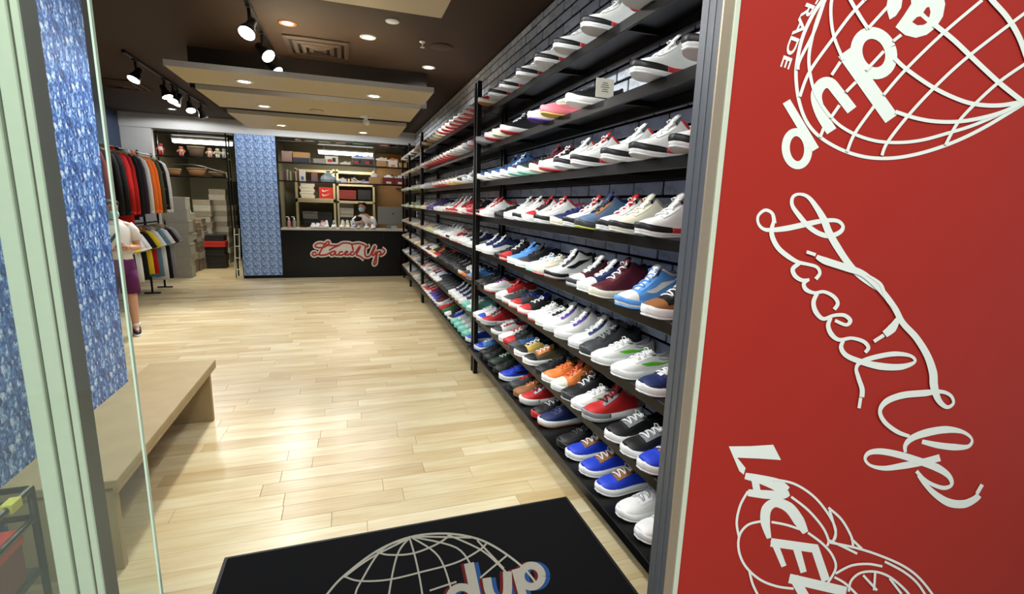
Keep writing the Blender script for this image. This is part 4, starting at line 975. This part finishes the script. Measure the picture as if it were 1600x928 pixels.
for sg in (-1, 1):
    hand(pw, 'hand', (.13, -.20, 1.08) if sg > 0 else (-.02, -.20, 1.04), (-.55, -.55, .25) if sg > 0 else (.45, -.6, .3), (0, 0, 1) if sg > 0 else (0, 0, -1), .7)
for sg in (-1, 1):
    fx = sg*.118
    f_ = MB().loft([[(fx + a*math.cos(2*math.pi*j/14), .02 - .045 + b*math.sin(2*math.pi*j/14)*(1), z) for j in range(14)] for z, a, b in ((0, .046, .135), (.022, .048, .138), (.026, .046, .134))]).build('shoe_sole', lm('W'), pw, True)
    MB().loft([[(fx + a*math.cos(2*math.pi*j/14), cy + b*math.sin(2*math.pi*j/14), z) for j in range(14)] for z, a, b, cy in ((.026, .045, .13, -.025), (.055, .043, .115, -.01), (.075, .040, .075, .028), (.098, .038, .055, .036))]).build('shoe', lm('K'), pw, True)
    MB().tube([(fx, .02, .09), (fx, .02, .14)], [.043, .042], 12).build('sock', M_shirtw, pw, True)
pc = pw.location + Vector((.04, -.29, 1.11))
ph = empty('phone', pc, math.radians(22), 'white phone held in both hands of the shopper', 'phone')
B((-.035, -.005, -.07), (.035, .004, .07), .003).build('phone_body', M_white, ph).rotation_euler = (math.radians(-25), 0, 0)
B((-.031, .004, -.062), (.031, .0048, .062)).build('screen', M_boxblk, ph).rotation_euler = (math.radians(-25), 0, 0)
sb = empty('shoulder_bag', pw.location + Vector((-.17, -.12, .74)), .3, 'small dark shoulder bag at the hip of the shopper', 'bag')
B((-.04, -.09, 0), (.03, .09, .17), .012).build('bag_body', M_bag, sb); B((-.045, -.092, .09), (.0, .092, .172), .01).build('flap', M_bag, sb)
# the clerk, seated behind the counter
pcl = empty('person', (.38, 12.06, .10), math.radians(-8), 'masked clerk in a white tee sitting behind the counter', 'person')
jv = [(0, .12, .62), (0, .10, .85), (0, .06, 1.05), (0, .02, 1.20), (-.02, -.01, 1.30), (.1, -.05, .60), (.12, -.42, .56), (.12, -.42, .1), (-.1, -.05, .60), (-.12, -.42, .56), (-.12, -.42, .1), (.19, .03, 1.17), (.27, -.05, .98), (.08, -.30, 1.08), (-.19, .02, 1.17), (-.26, -.10, 1.0), (-.06, -.30, 1.09)]
je = [(0, 1), (1, 2), (2, 3), (3, 4), (0, 5), (5, 6), (6, 7), (0, 8), (8, 9), (9, 10), (3, 11), (11, 12), (12, 13), (3, 14), (14, 15), (15, 16)]
jr = [(.15, .12), (.14, .11), (.155, .11), (.11, .08), .054, .09, .06, .045, .09, .06, .045, .058, .045, .03, .058, .045, .03]
skin_body('body', jv, je, jr, M_skin, pcl)
hd = head(pcl, (-.03, -.035, 1.435), math.radians(-18), False)
MB().loft([ell(.66, .17, .15, 0, .10), ell(.85, .17, .14, 0, .10), ell(1.03, .19, .14, 0, .065), ell(1.15, .20, .12, 0, .035), ell(1.22, .14, .09, -.005, .015), ell(1.26, .075, .07, -.015, 0)]).build('tee', M_shirtw, pcl, True)
for sg in (-1, 1):
    MB().tube([(sg*.15, .03, 1.18), (sg*.215, .01, 1.13), (sg*.26, -.03, 1.02)], [.07, .064, .062], 12, 1, Vector((0, 1, 0))).build('sleeve', M_shirtw, pcl, True)
    hand(pcl, 'hand', (.08, -.30, 1.08) if sg > 0 else (-.06, -.30, 1.09), (-.5, -.7, .1) if sg > 0 else (.4, -.8, .1), (0, 0, 1) if sg > 0 else (0, 0, -1), .8)
MB().loft([ell(.50, .19, .16, 0, .08), ell(.60, .19, .17, 0, .08), ell(.70, .17, .15, 0, .10)]).build('trousers', gmat('jean', (36, 40, 56)), pcl, True)
st_ = empty('stool', (.38, 12.16, .0), 0, 'stool hidden behind the counter under the clerk', 'stool')
MB().lathe([(.001, .56), (.17, .56), (.18, .58), (.17, .598), (.001, .598)], n=20).build('seat', M_blackm, st_, True)
for a in range(4): MB().tube([(.1*math.cos(a*1.571 + .78), .1*math.sin(a*1.571 + .78), .56), (.19*math.cos(a*1.571 + .78), .19*math.sin(a*1.571 + .78), 0)], .012, 8).build('leg', M_alu, st_, True)
# ================================================================== blue column, counter and what stands on it
cl = empty('printed_column', (-1.72, YB + .1, 0), label='column wrapped in light blue patterned print beside the counter', cat='column')
B((-.375, -.12, .06), (.375, .12, 2.94), .004).build('wrap', M_bluecol, cl); B((-.38, -.125, 0), (.38, .125, .06), .003).build('base', M_black, cl)
B((-.386, -.126, .06), (-.374, .12, 2.93)).build('edge_strip', M_black, cl); B((.374, -.126, .06), (.386, .12, 2.93)).build('edge_strip', M_black, cl)
sl = empty('folded_ladder', (-2.20, YB - .02, 0), label='slim folded grey ladder leaning by the blue column', cat='ladder')
for x in (-.05, .04): MB().tube([(x, -.06, 0), (x + .03, .05, 1.05)], .012, 6).build('rail', M_alu, sl)
for k in range(4): MB().tube([(-.05 + .006*k, -.05 + .025*k, .2 + .24*k), (.046 + .006*k, -.05 + .025*k, .2 + .24*k)], .009, 6).build('rung', M_alu, sl)
YC = 11.36
co = empty('sales_counter', (0, YC, 0), label='glossy black sales counter with a pale top and red script sign', cat='counter')
M_gloss = mat('black_laminate', (10, 10, 10), .25, spec=.28, noise=.1)
B((-1.33, 0, 0), (1.30, .12, 1.03), .003).build('counter_body', M_gloss, co)
for x_ in (-1.33, 1.26): B((x_, .12, 0), (x_ + .04, .5, 1.03), .002).build('side_panel', M_gloss, co)
B((-1.335, -.015, 1.03), (1.305, .52, 1.068), .003).build('counter_top', mat('pale_laminate', (188, 184, 172), .35), co)
MB().tube([(.68, -.004, .98), (.68, -.012, .86), (.72, -.012, .82), (.76, -.012, .86), (.76, -.004, .98)], .008, 6).build('cable_loop', M_blackm, co)
E_ = ((470, 360), 10.667)
redl = [[(300, 400), (345, 320), (390, 240), (430, 195), (458, 185), (472, 205), (450, 240), (390, 278), (310, 288), (250, 275), (238, 250), (280, 218), (350, 212), (420, 235), (520, 250), (620, 250), (700, 212), (800, 212), (860, 230), (960, 215), (1050, 240), (1095, 270), (1122, 265), (1108, 240)],
        [(258, 380), (230, 362), (196, 378), (196, 405), (228, 420), (280, 400), (340, 412), (420, 405), (490, 372), (560, 340)], [(470, 332), (540, 290), (640, 248)], [(850, 235), (862, 280), (876, 330)],
        [(575, 345), (520, 355), (492, 388), (512, 414), (555, 395), (578, 350), (580, 405), (615, 408), (640, 392)], [(705, 358), (660, 358), (632, 390), (655, 415), (710, 398), (735, 380)], [(735, 388), (778, 368), (768, 345), (738, 368), (742, 405), (790, 408), (825, 390)],
        [(885, 352), (840, 362), (828, 398), (862, 412), (910, 370), (965, 285), (990, 262), (975, 310), (935, 385), (935, 412), (985, 430), (1060, 485)], [(1090, 250), (1066, 330), (1074, 415), (1112, 440), (1160, 410), (1195, 330), (1225, 268), (1238, 270), (1218, 330), (1190, 395), (1210, 418), (1250, 360)],
        [(1262, 345), (1250, 430), (1215, 545), (1228, 568), (1252, 540), (1262, 450), (1275, 370), (1312, 348), (1335, 375), (1300, 420)], [(1320, 415), (1375, 385), (1398, 340), (1350, 298)]]
sgn = empty('script_sign', (0, YC, .5)); sgn.parent = co; sgn.location = (0, 0, 0)
def cdecal(yo): return Decal(dict(Y=YC - yo), *E_)
wd = cdecal(.006)
for s_ in redl: wd.stroke(s_, 74, 4)
wd.poly([(330, 400), (400, 270), (560, 262), (700, 220), (860, 240), (1040, 250), (1080, 300), (1070, 430), (900, 425), (500, 415)])
def fin(d, nm, m):
    o = add(nm, d.mb.mesh(nm, fix=False), m, sgn); o.location = (0, -YC, 0); return o
fin(wd, 'sign_backing', mat('sign_white', (224, 218, 206), .5))
rd = cdecal(.010)
for s_ in redl: rd.stroke(s_, 27, 4)
fin(rd, 'script_lettering', mat('sign_red', (176, 38, 38), .45))

def disp(x0, x1, label):
    t = empty('display_shelf', (x0, 11.52, 0), label=label, cat='shelf'); L_ = x1 - x0
    B((0, 0, 2.86), (L_, .28, 2.885), .002).build('top_rail', M_black, t)
    for z in (2.45, 2.065): B((0, 0, z - .02), (L_, .28, z), .002).build('shelf', M_black, t)
    for x in (0, L_ - .025): B((x, 0, 0), (x + .025, .025, 2.94), .002).build('upright', M_black, t)
    for x in (0, L_ - .025): B((x, .255, 0), (x + .025, .28, 2.94), .002).build('upright', M_black, t)
disp(-1.39, 1.36, 'wide black display shelf above the sales counter')
disp(-3.55, -2.26, 'black display shelf over the stockroom opening')
def tubelight(x0, x1, y, z, label, watt):
    t = empty('fluorescent_light', (x0, y, z), label=label, cat='light', group='fluorescent lights behind the back shelves')
    B((-.02, 0, .03), (x1 - x0 + .02, .14, .07), .004).build('housing', M_white, t)
    B((0, .0, -.045), (x1 - x0, .13, .03), .012).build('lens', M_tubeon, t)
    for q in (.12, x1 - x0 - .12): MB().tube([(q, .065, .06), (q, .065, ZC - z)], .008, 6).build('hanger_rod', M_alu, t)
    lamp('fluorescent_glow', 'AREA', ((x0 + x1)/2, y + .06, z - .06), ((x0 + x1)/2, y + .06, 0), watt, (1, .93, .78), shape='RECTANGLE', size=x1 - x0, size_y=.12)
tubelight(-.58, .64, 12.5, 2.78, 'lit fluorescent light over the counter back room', 26)
tubelight(-3.42, -2.32, 12.3, 2.82, 'lit fluorescent light over the stockroom', 48)

# boxes
def box_thing(name, loc, size, m, label, group=None, rz=0, lid=.035, cat='box', mark=None, lidm=None):
    sx, sy, sz = size
    t = empty(name, loc, rz, label, cat, group)
    B((-sx/2, -sy/2, 0), (sx/2, sy/2, sz - .002), .002).build('box_body', m, t)
    if lid: B((-sx/2 - .004, -sy/2 - .004, sz - lid), (sx/2 + .004, sy/2 + .004, sz), .002).build('lid', lidm or m, t)
    if mark:
        mm, kind = mark
        if kind == 'swoosh':
            for k in (0, 1):
                zc = sz*(.30 + .38*k)
                pts = [(-.09, .035), (-.10, .0), (-.075, -.025), (-.02, -.012), (.09, .035), (-.02, .008), (-.07, .004), (-.078, .02)]
                MB().prism(pts, lambda u, v, d: (u, -sy/2 - .005 - d, zc + v), .001).build('logo_mark', mm, t)
        elif kind == 'label':
            B((-sx*.22, -sy/2 - .006, sz*.12), (sx*.22, -sy/2 - .004, sz*.42)).build('paper_label', mm, t)
        elif kind == 'picture':
            B((-sx*.3, -sy/2 - .006, sz*.25), (sx*.05, -sy/2 - .004, sz*.6)).build('print_patch', mm, t)
            B((sx*.08, -sy/2 - .006, sz*.3), (sx*.32, -sy/2 - .004, sz*.8)).build('print_patch', M_boxblk, t)
    return t
YD = 11.66
S1, S2, S3 = 2.451, 2.066, 2.886
def at(px, z=0, Y=YD): # x position on the shelf for a pixel column
    return on(px, 300, Y=Y).x
box_thing('shoe_box', (at(452), YD, S1), (.20, .2, .22), mat('mirror_jar', (150, 120, 110), .25, metal=.4), 'rosy metallic box at the left end of the upper counter shelf', lid=.03)
box_thing('shoe_box', (at(474), YD, S1), (.32, .2, .10), mat('navy_card', (30, 32, 52), .5), 'dark navy shoe box on the upper counter shelf')
box_thing('shoe_box', (at(474), YD, S1 + .101), (.33, .2, .11), M_card, 'brown shoe box on top of the navy one')
box_thing('shoe_box', (at(502), YD, S1), (.25, .2, .10), M_boxgrey, 'flat grey box behind the bottles of the upper shelf')
box_thing('picture_box', (at(520), YD, S1), (.27, .16, .17), M_boxwhite, 'white box with a red picture on the upper counter shelf', mark=(M_boxred, 'picture'), lid=0)
for i, (px, lb) in enumerate(((560, 'left dark box with red print under a blue-white sneaker'), (577, 'right dark box with red print under a blue-white sneaker'))):
    box_thing('shoe_box', (at(px), YD, S1), (.225, .24, .15), mat('charcoal_card', (72, 66, 62), .6), lb, mark=(M_boxred, 'picture'), lid=0)
box_thing('shoe_box', (at(597), YD, S1), (.2, .24, .13), M_card, 'brown box under a cream sneaker on the upper shelf', lid=0)
box_thing('shoe_box', (at(614), YD, S1), (.2, .24, .12), M_boxwhite, 'white and orange box under the orange sneaker', mark=(mat('orange_print', (226, 104, 50), .6), 'label'), lid=0)
box_thing('shoe_box', (at(629), YD, S1), (.18, .24, .11), M_card, 'small brown box at the right end of the upper shelf', lid=0)
for px, z, d, lb in ((560, .151, 'l:SWSWWSWW', 'blue and white sneaker on the left dark box'), (577, .151, 'l:WSSWWSWW', 'white and blue sneaker on the right dark box'), (597, .131, 'l:CCCWWCCC', 'cream sneaker on a brown box above the counter'), (614, .121, 'r:OOOWWOOO', 'bright orange sneaker on the white and orange box'), (541, .0, 'l:CWCCCCWC', 'cream sneaker lying beside the picture box')):
    shoe(d, (at(px), YD, S1 + z + .001), math.pi + .1, lb, 'sneakers above the counter', .8 if z else .75)
for i in range(9):
    h_ = .17 + .03*((i*7) % 3); x = -1.24 + i*.034
    c = [(120, 44, 40), (60, 60, 70), (150, 140, 120), (70, 90, 84), (168, 150, 90), (90, 70, 56), (40, 44, 56), (176, 160, 120), (110, 60, 50)][i]
    t = empty('book', (x, YD, S2), 0, '%s book from the left end of the lower counter shelf' % ORD[i+1], 'book', 'books on the lower counter shelf')
    B((-.014, -.09, 0), (.014, .09, h_), .002).build('cover', mat('book_%d' % i, c, .6), t); B((-.011, -.085, .004), (.011, .092, h_ - .006)).build('pages', M_boxwhite, t)
for i, (x, h_, lb) in enumerate(((-.88, .24, 'white and blue carton standing on the lower counter shelf'), (-1.0 + .36, .20, 'rosy carton beside the plastic bag'))):
    box_thing('carton', (x, YD, S2), (.12, .1, h_), (M_boxwhite, mat('rosy_card', (140, 92, 82), .7))[i], lb, mark=((mat('blue_print_p', (70, 110, 160), .6)), 'label'), lid=0)
t = empty('plastic_bag', (-.36, YD, S2), 0, 'crumpled translucent plastic bag on the lower counter shelf', 'bag')
MB().lathe([(.01, 0), (.13, .005), (.15, .06), (.13, .12), (.07, .17), (.05, .20)], n=9, sx=1.15, sy=.7).build('bag_body', mat('plastic_film', (150, 166, 172), .3, noise=.3, nscale=25, bump=.8), t, False); MB().lathe([(.05, .195), (.03, .21), (.07, .24)], n=9).build('bag_neck', MATS['plastic_film'], t)
for px, d, lb, sc in ((517, 'l:TTTTTTTT', 'teal sneaker beside the plastic bag', .7), (535, '5:WWKWWWKK.K', 'white and black sneaker on the lower counter shelf', .9), (556, 'h:CCKCCKWKK', 'pale yellow sneaker with a black mark on the lower shelf', .9), (569, 'r:UWUWPWWU', 'purple and white sneaker behind the pale yellow one', .85)):
    shoe(d, (at(px), YD + (.06 if px == 569 else 0), S2 + .001), math.pi*(0 if px == 556 else 1) + .1, lb, 'sneakers above the counter', sc*.9)
box_thing('shoe_box', (at(586), YD, S2), (.24, .24, .15), M_card, 'brown box under a round white cap', lid=0)
t = empty('cap', (at(586), YD, S2 + .15), 0, 'round white cap resting on the brown box', 'cap')
MB().lathe([(.09, 0), (.088, .03), (.07, .065), (.04, .082), (.002, .086)], n=16).build('crown', M_shirtw, t, True); MB().lathe([(.001, 0), (.07, .0), (.07, .008), (.001, .008)], (0, -.08, .0), 16, 1, .8).build('brim', M_shirtw, t, True)
for i, px in enumerate((607, 625)):
    box_thing('shoe_box', (at(px), YD, S2), (.25, .25, .15), M_boxdred, ('left', 'right')[i] + ' dark red shoe box on the lower counter shelf', mark=(M_boxwhite, 'label'))
    shoe('l:WKKWWKKK', (at(px) + .01, YD, S2 + .151), math.pi*.75 if i == 0 else math.pi, ('left', 'right')[i] + ' white and black sneaker on a dark red box', 'sneakers above the counter', .8)
TOPI = [(470, 'orange', (230, 150, 50), .14, .05), (487, 'yellow', (226, 196, 90), .2, .03), (510, 'cream', (224, 206, 140), .24, .03), (535, 'peach', (220, 170, 130), .22, .03), (563, 'mint', (150, 196, 170), .26, .045), (601, 'pink', (226, 120, 110), .22, .06)]
for px, n_, c, w_, h_ in TOPI:
    t = empty('folded_shirt', (at(px), YD, S3), .05, '%s folded shirt pack on the top rail over the counter' % n_, 'folded shirt', 'packs on the top rail')
    B((-w_/2, -.1, 0), (w_/2, .1, h_), .012).build('pack', mat('pack_' + n_, c, .5), t); B((-w_*.3, -.102, h_*.3), (w_*.3, -.098, h_*.8)).build('paper_band', M_boxwhite, t)
for px, d, lb in ((614, 'l:KKKWKKKK', 'black sneaker on the top rail over the counter'), (625, 'l:DDKLDKDK', 'charcoal sneaker last on the top rail over the counter')):
    shoe(d, (at(px), YD, S3), math.pi, lb, 'sneakers above the counter', .6)

# counter top goods
ZT = 1.0685
for i, (px, d, a) in enumerate(((489, 'l:WWWWWWWW', 1), (496, 'l:WWWWCWWW', 1), (503, '5:WRWWCWRW', 1), (510, '5:WWCWCWWK', 1), (522, '5:WWWWCKWW', 1), (535, 'h:CWCCCCWC', 1), (543, 'h:CCWCCCCW', 1), (552, 'h:WUWWWUWW', 1), (562, 'l:ADACCDAA', 1), (572, 'l:NWNWWWWN', .95), (583, 'l:WLWWGWWG', .9))):
    lb = '%s sneaker from the left standing on the counter, mostly %s' % (ORD[i+1], ' and '.join(colour_words(full(d)[1])[:2]))
    x = on(px, 350, Y=11.5).x
    shoe(d, (x, 11.52, ZT), -math.pi/2*a - .1*(i % 3), lb, 'sneakers on the counter', 1.04)
shoe('h:KNKWWKNK', (.20, 11.72, 1.19), -2.6, 'dark navy sneaker held up by the clerk', 'sneakers on the counter', .95)
for i, (px, lb) in enumerate(((451, 'pink pump bottle at the left end of the counter'), (459, 'clear pump bottle beside the pink one on the counter'))):
    x = on(px, 345, Y=11.55).x
    t = empty('pump_bottle', (x, 11.6 + .04*i, ZT), 0, lb, 'bottle', 'pump bottles on the counter')
    MB().lathe([(.001, 0), (.035, 0), (.036, .01), (.036, .13), (.026, .15), (.012, .16), (.012, .17), (.001, .17)], n=14).build('bottle', (mat('pink_plastic', (206, 140, 140), .3), mat('clear_plastic', (150, 150, 130), .2))[i], t, True)
    MB().lathe([(.001, .168), (.02, .168), (.02, .195), (.008, .198), (.008, .225), (.001, .226)], n=12).build('pump', M_white, t, True); B((-.05, -.01, .222), (.012, .01, .236), .002).build('nozzle', M_white, t)
t = empty('paper_stack', (-.92, 11.55, ZT), .2, 'loose red and white papers on the counter', 'papers')
B((-.14, -.09, 0), (.14, .09, .006)).build('paper', M_boxwhite, t); B((-.05, -.06, .006), (.10, .07, .012)).build('flyer', M_boxred, t)
ic = empty('desktop_computer', (.97, 11.62, ZT), 0, 'silver desktop computer seen from behind on the counter', 'computer')
M_silver = mat('silver_shell', (134, 134, 128), .4, metal=.5)
B((-.30, 0, .10), (.30, .03, .50), .008).build('shell', M_silver, ic); B((-.10, .01, .006), (.10, .03, .14), .004).build('stand', M_silver, ic); B((-.11, -.02, 0), (.11, .17, .006), .002).build('foot', M_silver, ic)
MB().lathe([(.001, 0), (.018, 0), (.020, .01), (.016, .024), (.001, .02)], (.04, .0, .33), 12, 1, .12).build('logo_mark', M_boxblk, ic)
MB().tube([(.046, -.001, .352), (.056, -.001, .366)], .004, 5).build('logo_mark', M_boxblk, ic)
box_thing('tape_dispenser', (1.02, 11.50, ZT), (.12, .07, .07), mat('pale_grey_plastic', (178, 190, 188), .4), 'small pale dispenser on the counter before the computer', lid=.02, cat='dispenser')

# back room shelving
us = empty('utility_shelf', (-1.16, 12.98, 0), label='pale pine utility shelving in the back room behind the clerk', cat='shelving')
for x in (0, .86, .945, 1.80):
    for y in (0, .36): B((x, y, 0), (x + .05, y + .04, 2.42), .002).build('post', M_pine, us)
for x0, x1 in ((0, .91), (.945, 1.85)):
    for z in (2.38, 2.08 if x0 else 1.70, 1.66, .9):
        B((x0, .0, z - .05), (x1, .035, z), .002).build('beam', M_pine, us); B((x0, .01, z), (x1, .40, z + .012)).build('deck', M_pine, us)
def bstack(n, x, z0, sz, m, lbf, dx=.0):
    for k in range(n):
        box_thing('shoe_box', (x + dx*((-1)**k), 13.18, z0 + k*(sz[2] + .001)), sz, m, lbf % ORD[k+1], 'boxes on the utility shelving', rz=rng.uniform(-.05, .05))
bstack(5, -.90, 1.713, (.30, .3, .068), M_boxwhite, '%s white box from the bottom of the white pile', .012)
box_thing('shoe_box', (-.46, 13.17, 1.713), (.34, .3, .27), M_boxred, 'bright red shoe box with two white logo marks', 'boxes on the utility shelving', mark=(M_boxwhite, 'swoosh'), lid=.0)
bstack(3, -.85, .913, (.34, .3, .10), M_boxblk, '%s black box in the dark pile under the white boxes')
bstack(2, -.85, 1.218, (.34, .3, .085), mat('dim_grey_card', (104, 102, 96), .7), '%s grey box on the black pile')
box_thing('shoe_box', (-.51, 13.17, .913), (.34, .3, .46), M_boxblk, 'tall black carton on the middle shelf of the utility shelving', lid=0)
box_thing('shoe_box', (.02, 13.17, 1.713), (.44, .3, .22), M_boxdred, 'dark red shoe box on the right half of the utility shelving')
box_thing('shoe_box', (.02, 13.17, 2.093), (.40, .3, .12), M_card, 'brown carton on the upper right utility shelf', lid=0)
box_thing('shoe_box', (.44, 13.17, 1.713), (.32, .3, .24), M_boxblk, 'black carton right of the dark red box', lid=0)
box_thing('shoe_box', (.02, 13.15, .913), (.36, .3, .13), M_boxred, 'red shoe box behind the clerk', mark=(M_boxwhite, 'label'))
bstack(2, .0, 1.046, (.34, .3, .11), M_boxblk, '%s black box on the red box behind the clerk')
bstack(3, .0, 1.27, (.33, .3, .11), M_boxgrey, '%s grey box on the pile behind the clerk')
bp = struct('door_2', B((.74, 13.35, 0), (1.48, 13.40, 2.9), .003), mat('brown_door', (150, 112, 66), .55, noise=.12, nscale=6)); tag(bp, 'brown wooden back door behind the computer', 'door')
struct('door_2_hinge', B((.70, 13.30, 0), (.74, 13.40, 2.9), .002), mat('grey_hinge', (110, 104, 96), .5), None)
MB().tube([(1.36, 13.35, 2.02), (1.36, 13.30, 2.02), (1.24, 13.29, 2.02)], .014, 8).build('handle', M_blackm, None).parent = bp

# left display shelf goods
figs = [(-3.52, S1, 'red and white figure on the left display shelf', (190, 40, 44)), (-3.10, S1, 'pink and gold toy figure on the left display shelf', (210, 110, 120)), (-2.60, S1, 'peach toy figure on the left display shelf', (214, 160, 120)), (-2.46, S1, 'white toy figure on the left display shelf', (220, 220, 214)), (-2.34, S1, 'pale toy figure last on the left display shelf', (196, 200, 186))]
for i, (x, z, lb, c) in enumerate(figs):
    t = empty('toy_figure', (max(x, -3.45), YD, z), 0, lb, 'toy', 'toys on the left display shelf'); h_ = .24 if i == 0 else .2
    MB().lathe([(.001, 0), (.05, 0), (.05, .012), (.001, .014)], n=12).build('base', M_blackm, t, True)
    for sg in (-1, 1): MB().tube([(sg*.02, 0, .012), (sg*.022, 0, h_*.4)], [.016, .02], 8).build('leg', mat('toy_%d' % i, c, .4), t, True)
    MB().lathe([(.02, h_*.36), (.042, h_*.42), (.048, h_*.58), (.036, h_*.7), (.016, h_*.74)], n=12, sy=.7).build('torso', mat('toy_w%d' % (i % 2), ((226, 220, 212), (206, 176, 110))[i % 2], .4), t, True)
    for sg in (-1, 1): MB().tube([(sg*.04, 0, h_*.66), (sg*.065, -.01, h_*.52), (sg*.06, -.03, h_*.42)], [.015, .013, .012], 8).build('arm', MATS['toy_%d' % i], t, True)
    MB().lathe([(.012, h_*.72), (.034, h_*.78), (.04, h_*.88), (.03, h_*.97), (.004, h_)], n=12).build('head', MATS['toy_%d' % i], t, True)
def basket(x, z, lb, w_, h_, c):
    t = empty('basket', (x, YD, z), 0, lb, 'basket', 'baskets on the left display shelf')
    MB().lathe([(.001, .004), (w_*.72, .004), (w_*.86, h_*.5), (w_, h_), (w_*.93, h_), (w_*.8, h_*.5), (w_*.66, .014), (.001, .014)], n=18, sy=.45).build('bowl', mat('wicker_%d' % c, (146, 100, 60) if c else (92, 72, 54), .6, noise=.3, nscale=60, bump=.6), t, True)
    MB().lathe([(w_*.95, h_ - .01), (w_*1.04, h_ - .01), (w_*1.04, h_ + .015), (w_*.95, h_ + .015), (w_*.95, h_ - .01)], n=18, sy=.47).build('rim', M_woodedge, t, True)
basket(-2.84, S1, 'brown rimmed basket on the upper left display shelf', .15, .20, 0); basket(-2.86, S2, 'brown woven basket on the lower left display shelf', .17, .16, 1); basket(-2.48, S2, 'dark wide basket on the lower left display shelf', .16, .10, 0); basket(-3.25, S2, 'small woven basket at the left of the lower shelf', .12, .13, 1)
t = empty('curved_rod', (-2.9, YD + .0, S2), 0, 'long curved metal rod lying over the baskets', 'rod')
MB().tube([(-.4, -.10, .22), (0, -.10, .235), (.2, -.10, .20), (.4, -.10, .14), (.58, -.10, .11)], .008, 8).build('rod', mat('dull_rod', (112, 104, 92), .35, metal=.4), t, True); MB().tube([(.58, -.10, .11), (.6, -.1, 0.0)], .008, 6).build('rod_foot', M_alu, t)

# stockroom boxes
def stack(n, x, y, sx, sy, sz, m, name, rr=.03, ms=None):
    for k in range(n):
        mm = ms[k % len(ms)] if ms else m
        box_thing('shoe_box', (x + rng.uniform(-rr, rr)*.6, y + rng.uniform(-rr, rr)*.3, k*(sz + .001)), (sx, sy, sz), mm, '%s from the floor in the %s' % (ORD[k+1] + ' shoe box', name), 'shoe boxes stacked in the stockroom', rz=rng.uniform(-rr, rr))
stack(7, -3.29, 11.75, .40, .30, .235, M_boxgrey, 'nearest grey stack by the tees')
for j, (y, n) in enumerate(((12.10, 9), (12.46, 9), (12.82, 8), (13.18, 8))):
    stack(n, -3.42 + .02*j, y, .36, .33, .135 + .01*(j % 2), M_boxtaupe, '%s taupe stack along the stockroom wall' % ORD[j+1], .03, [M_boxtaupe, M_boxtaupe, M_boxgrey])
stack(3, -2.98, 13.22, .42, .34, .17, M_boxblk, 'black stack in the stockroom')
box_thing('shoe_box', (-2.97, 13.2, .515), (.44, .34, .13), M_boxred, 'bright red shoe box on the black stack', lid=.05)
box_thing('shoe_box', (-2.98, 13.25, .647), (.40, .34, .14), M_boxblk, 'open black shoe box on top of the red one')
for j, (x, y, n) in enumerate(((-3.3, 13.75, 12), (-3.05, 14.22, 14), (-2.98, 14.72, 11))):
    stack(n, x, y, .36, .33, .132, M_boxgrey, '%s tall grey stack at the stockroom back' % ORD[j+1], .03, [M_boxgrey, M_boxtaupe])
shoe('l:WWWWCWWW', (-3.34, 12.46, 9*.1455 + .01), -.6, 'white sneaker lying on top of the taupe boxes', 'sneakers in the stockroom', .9)
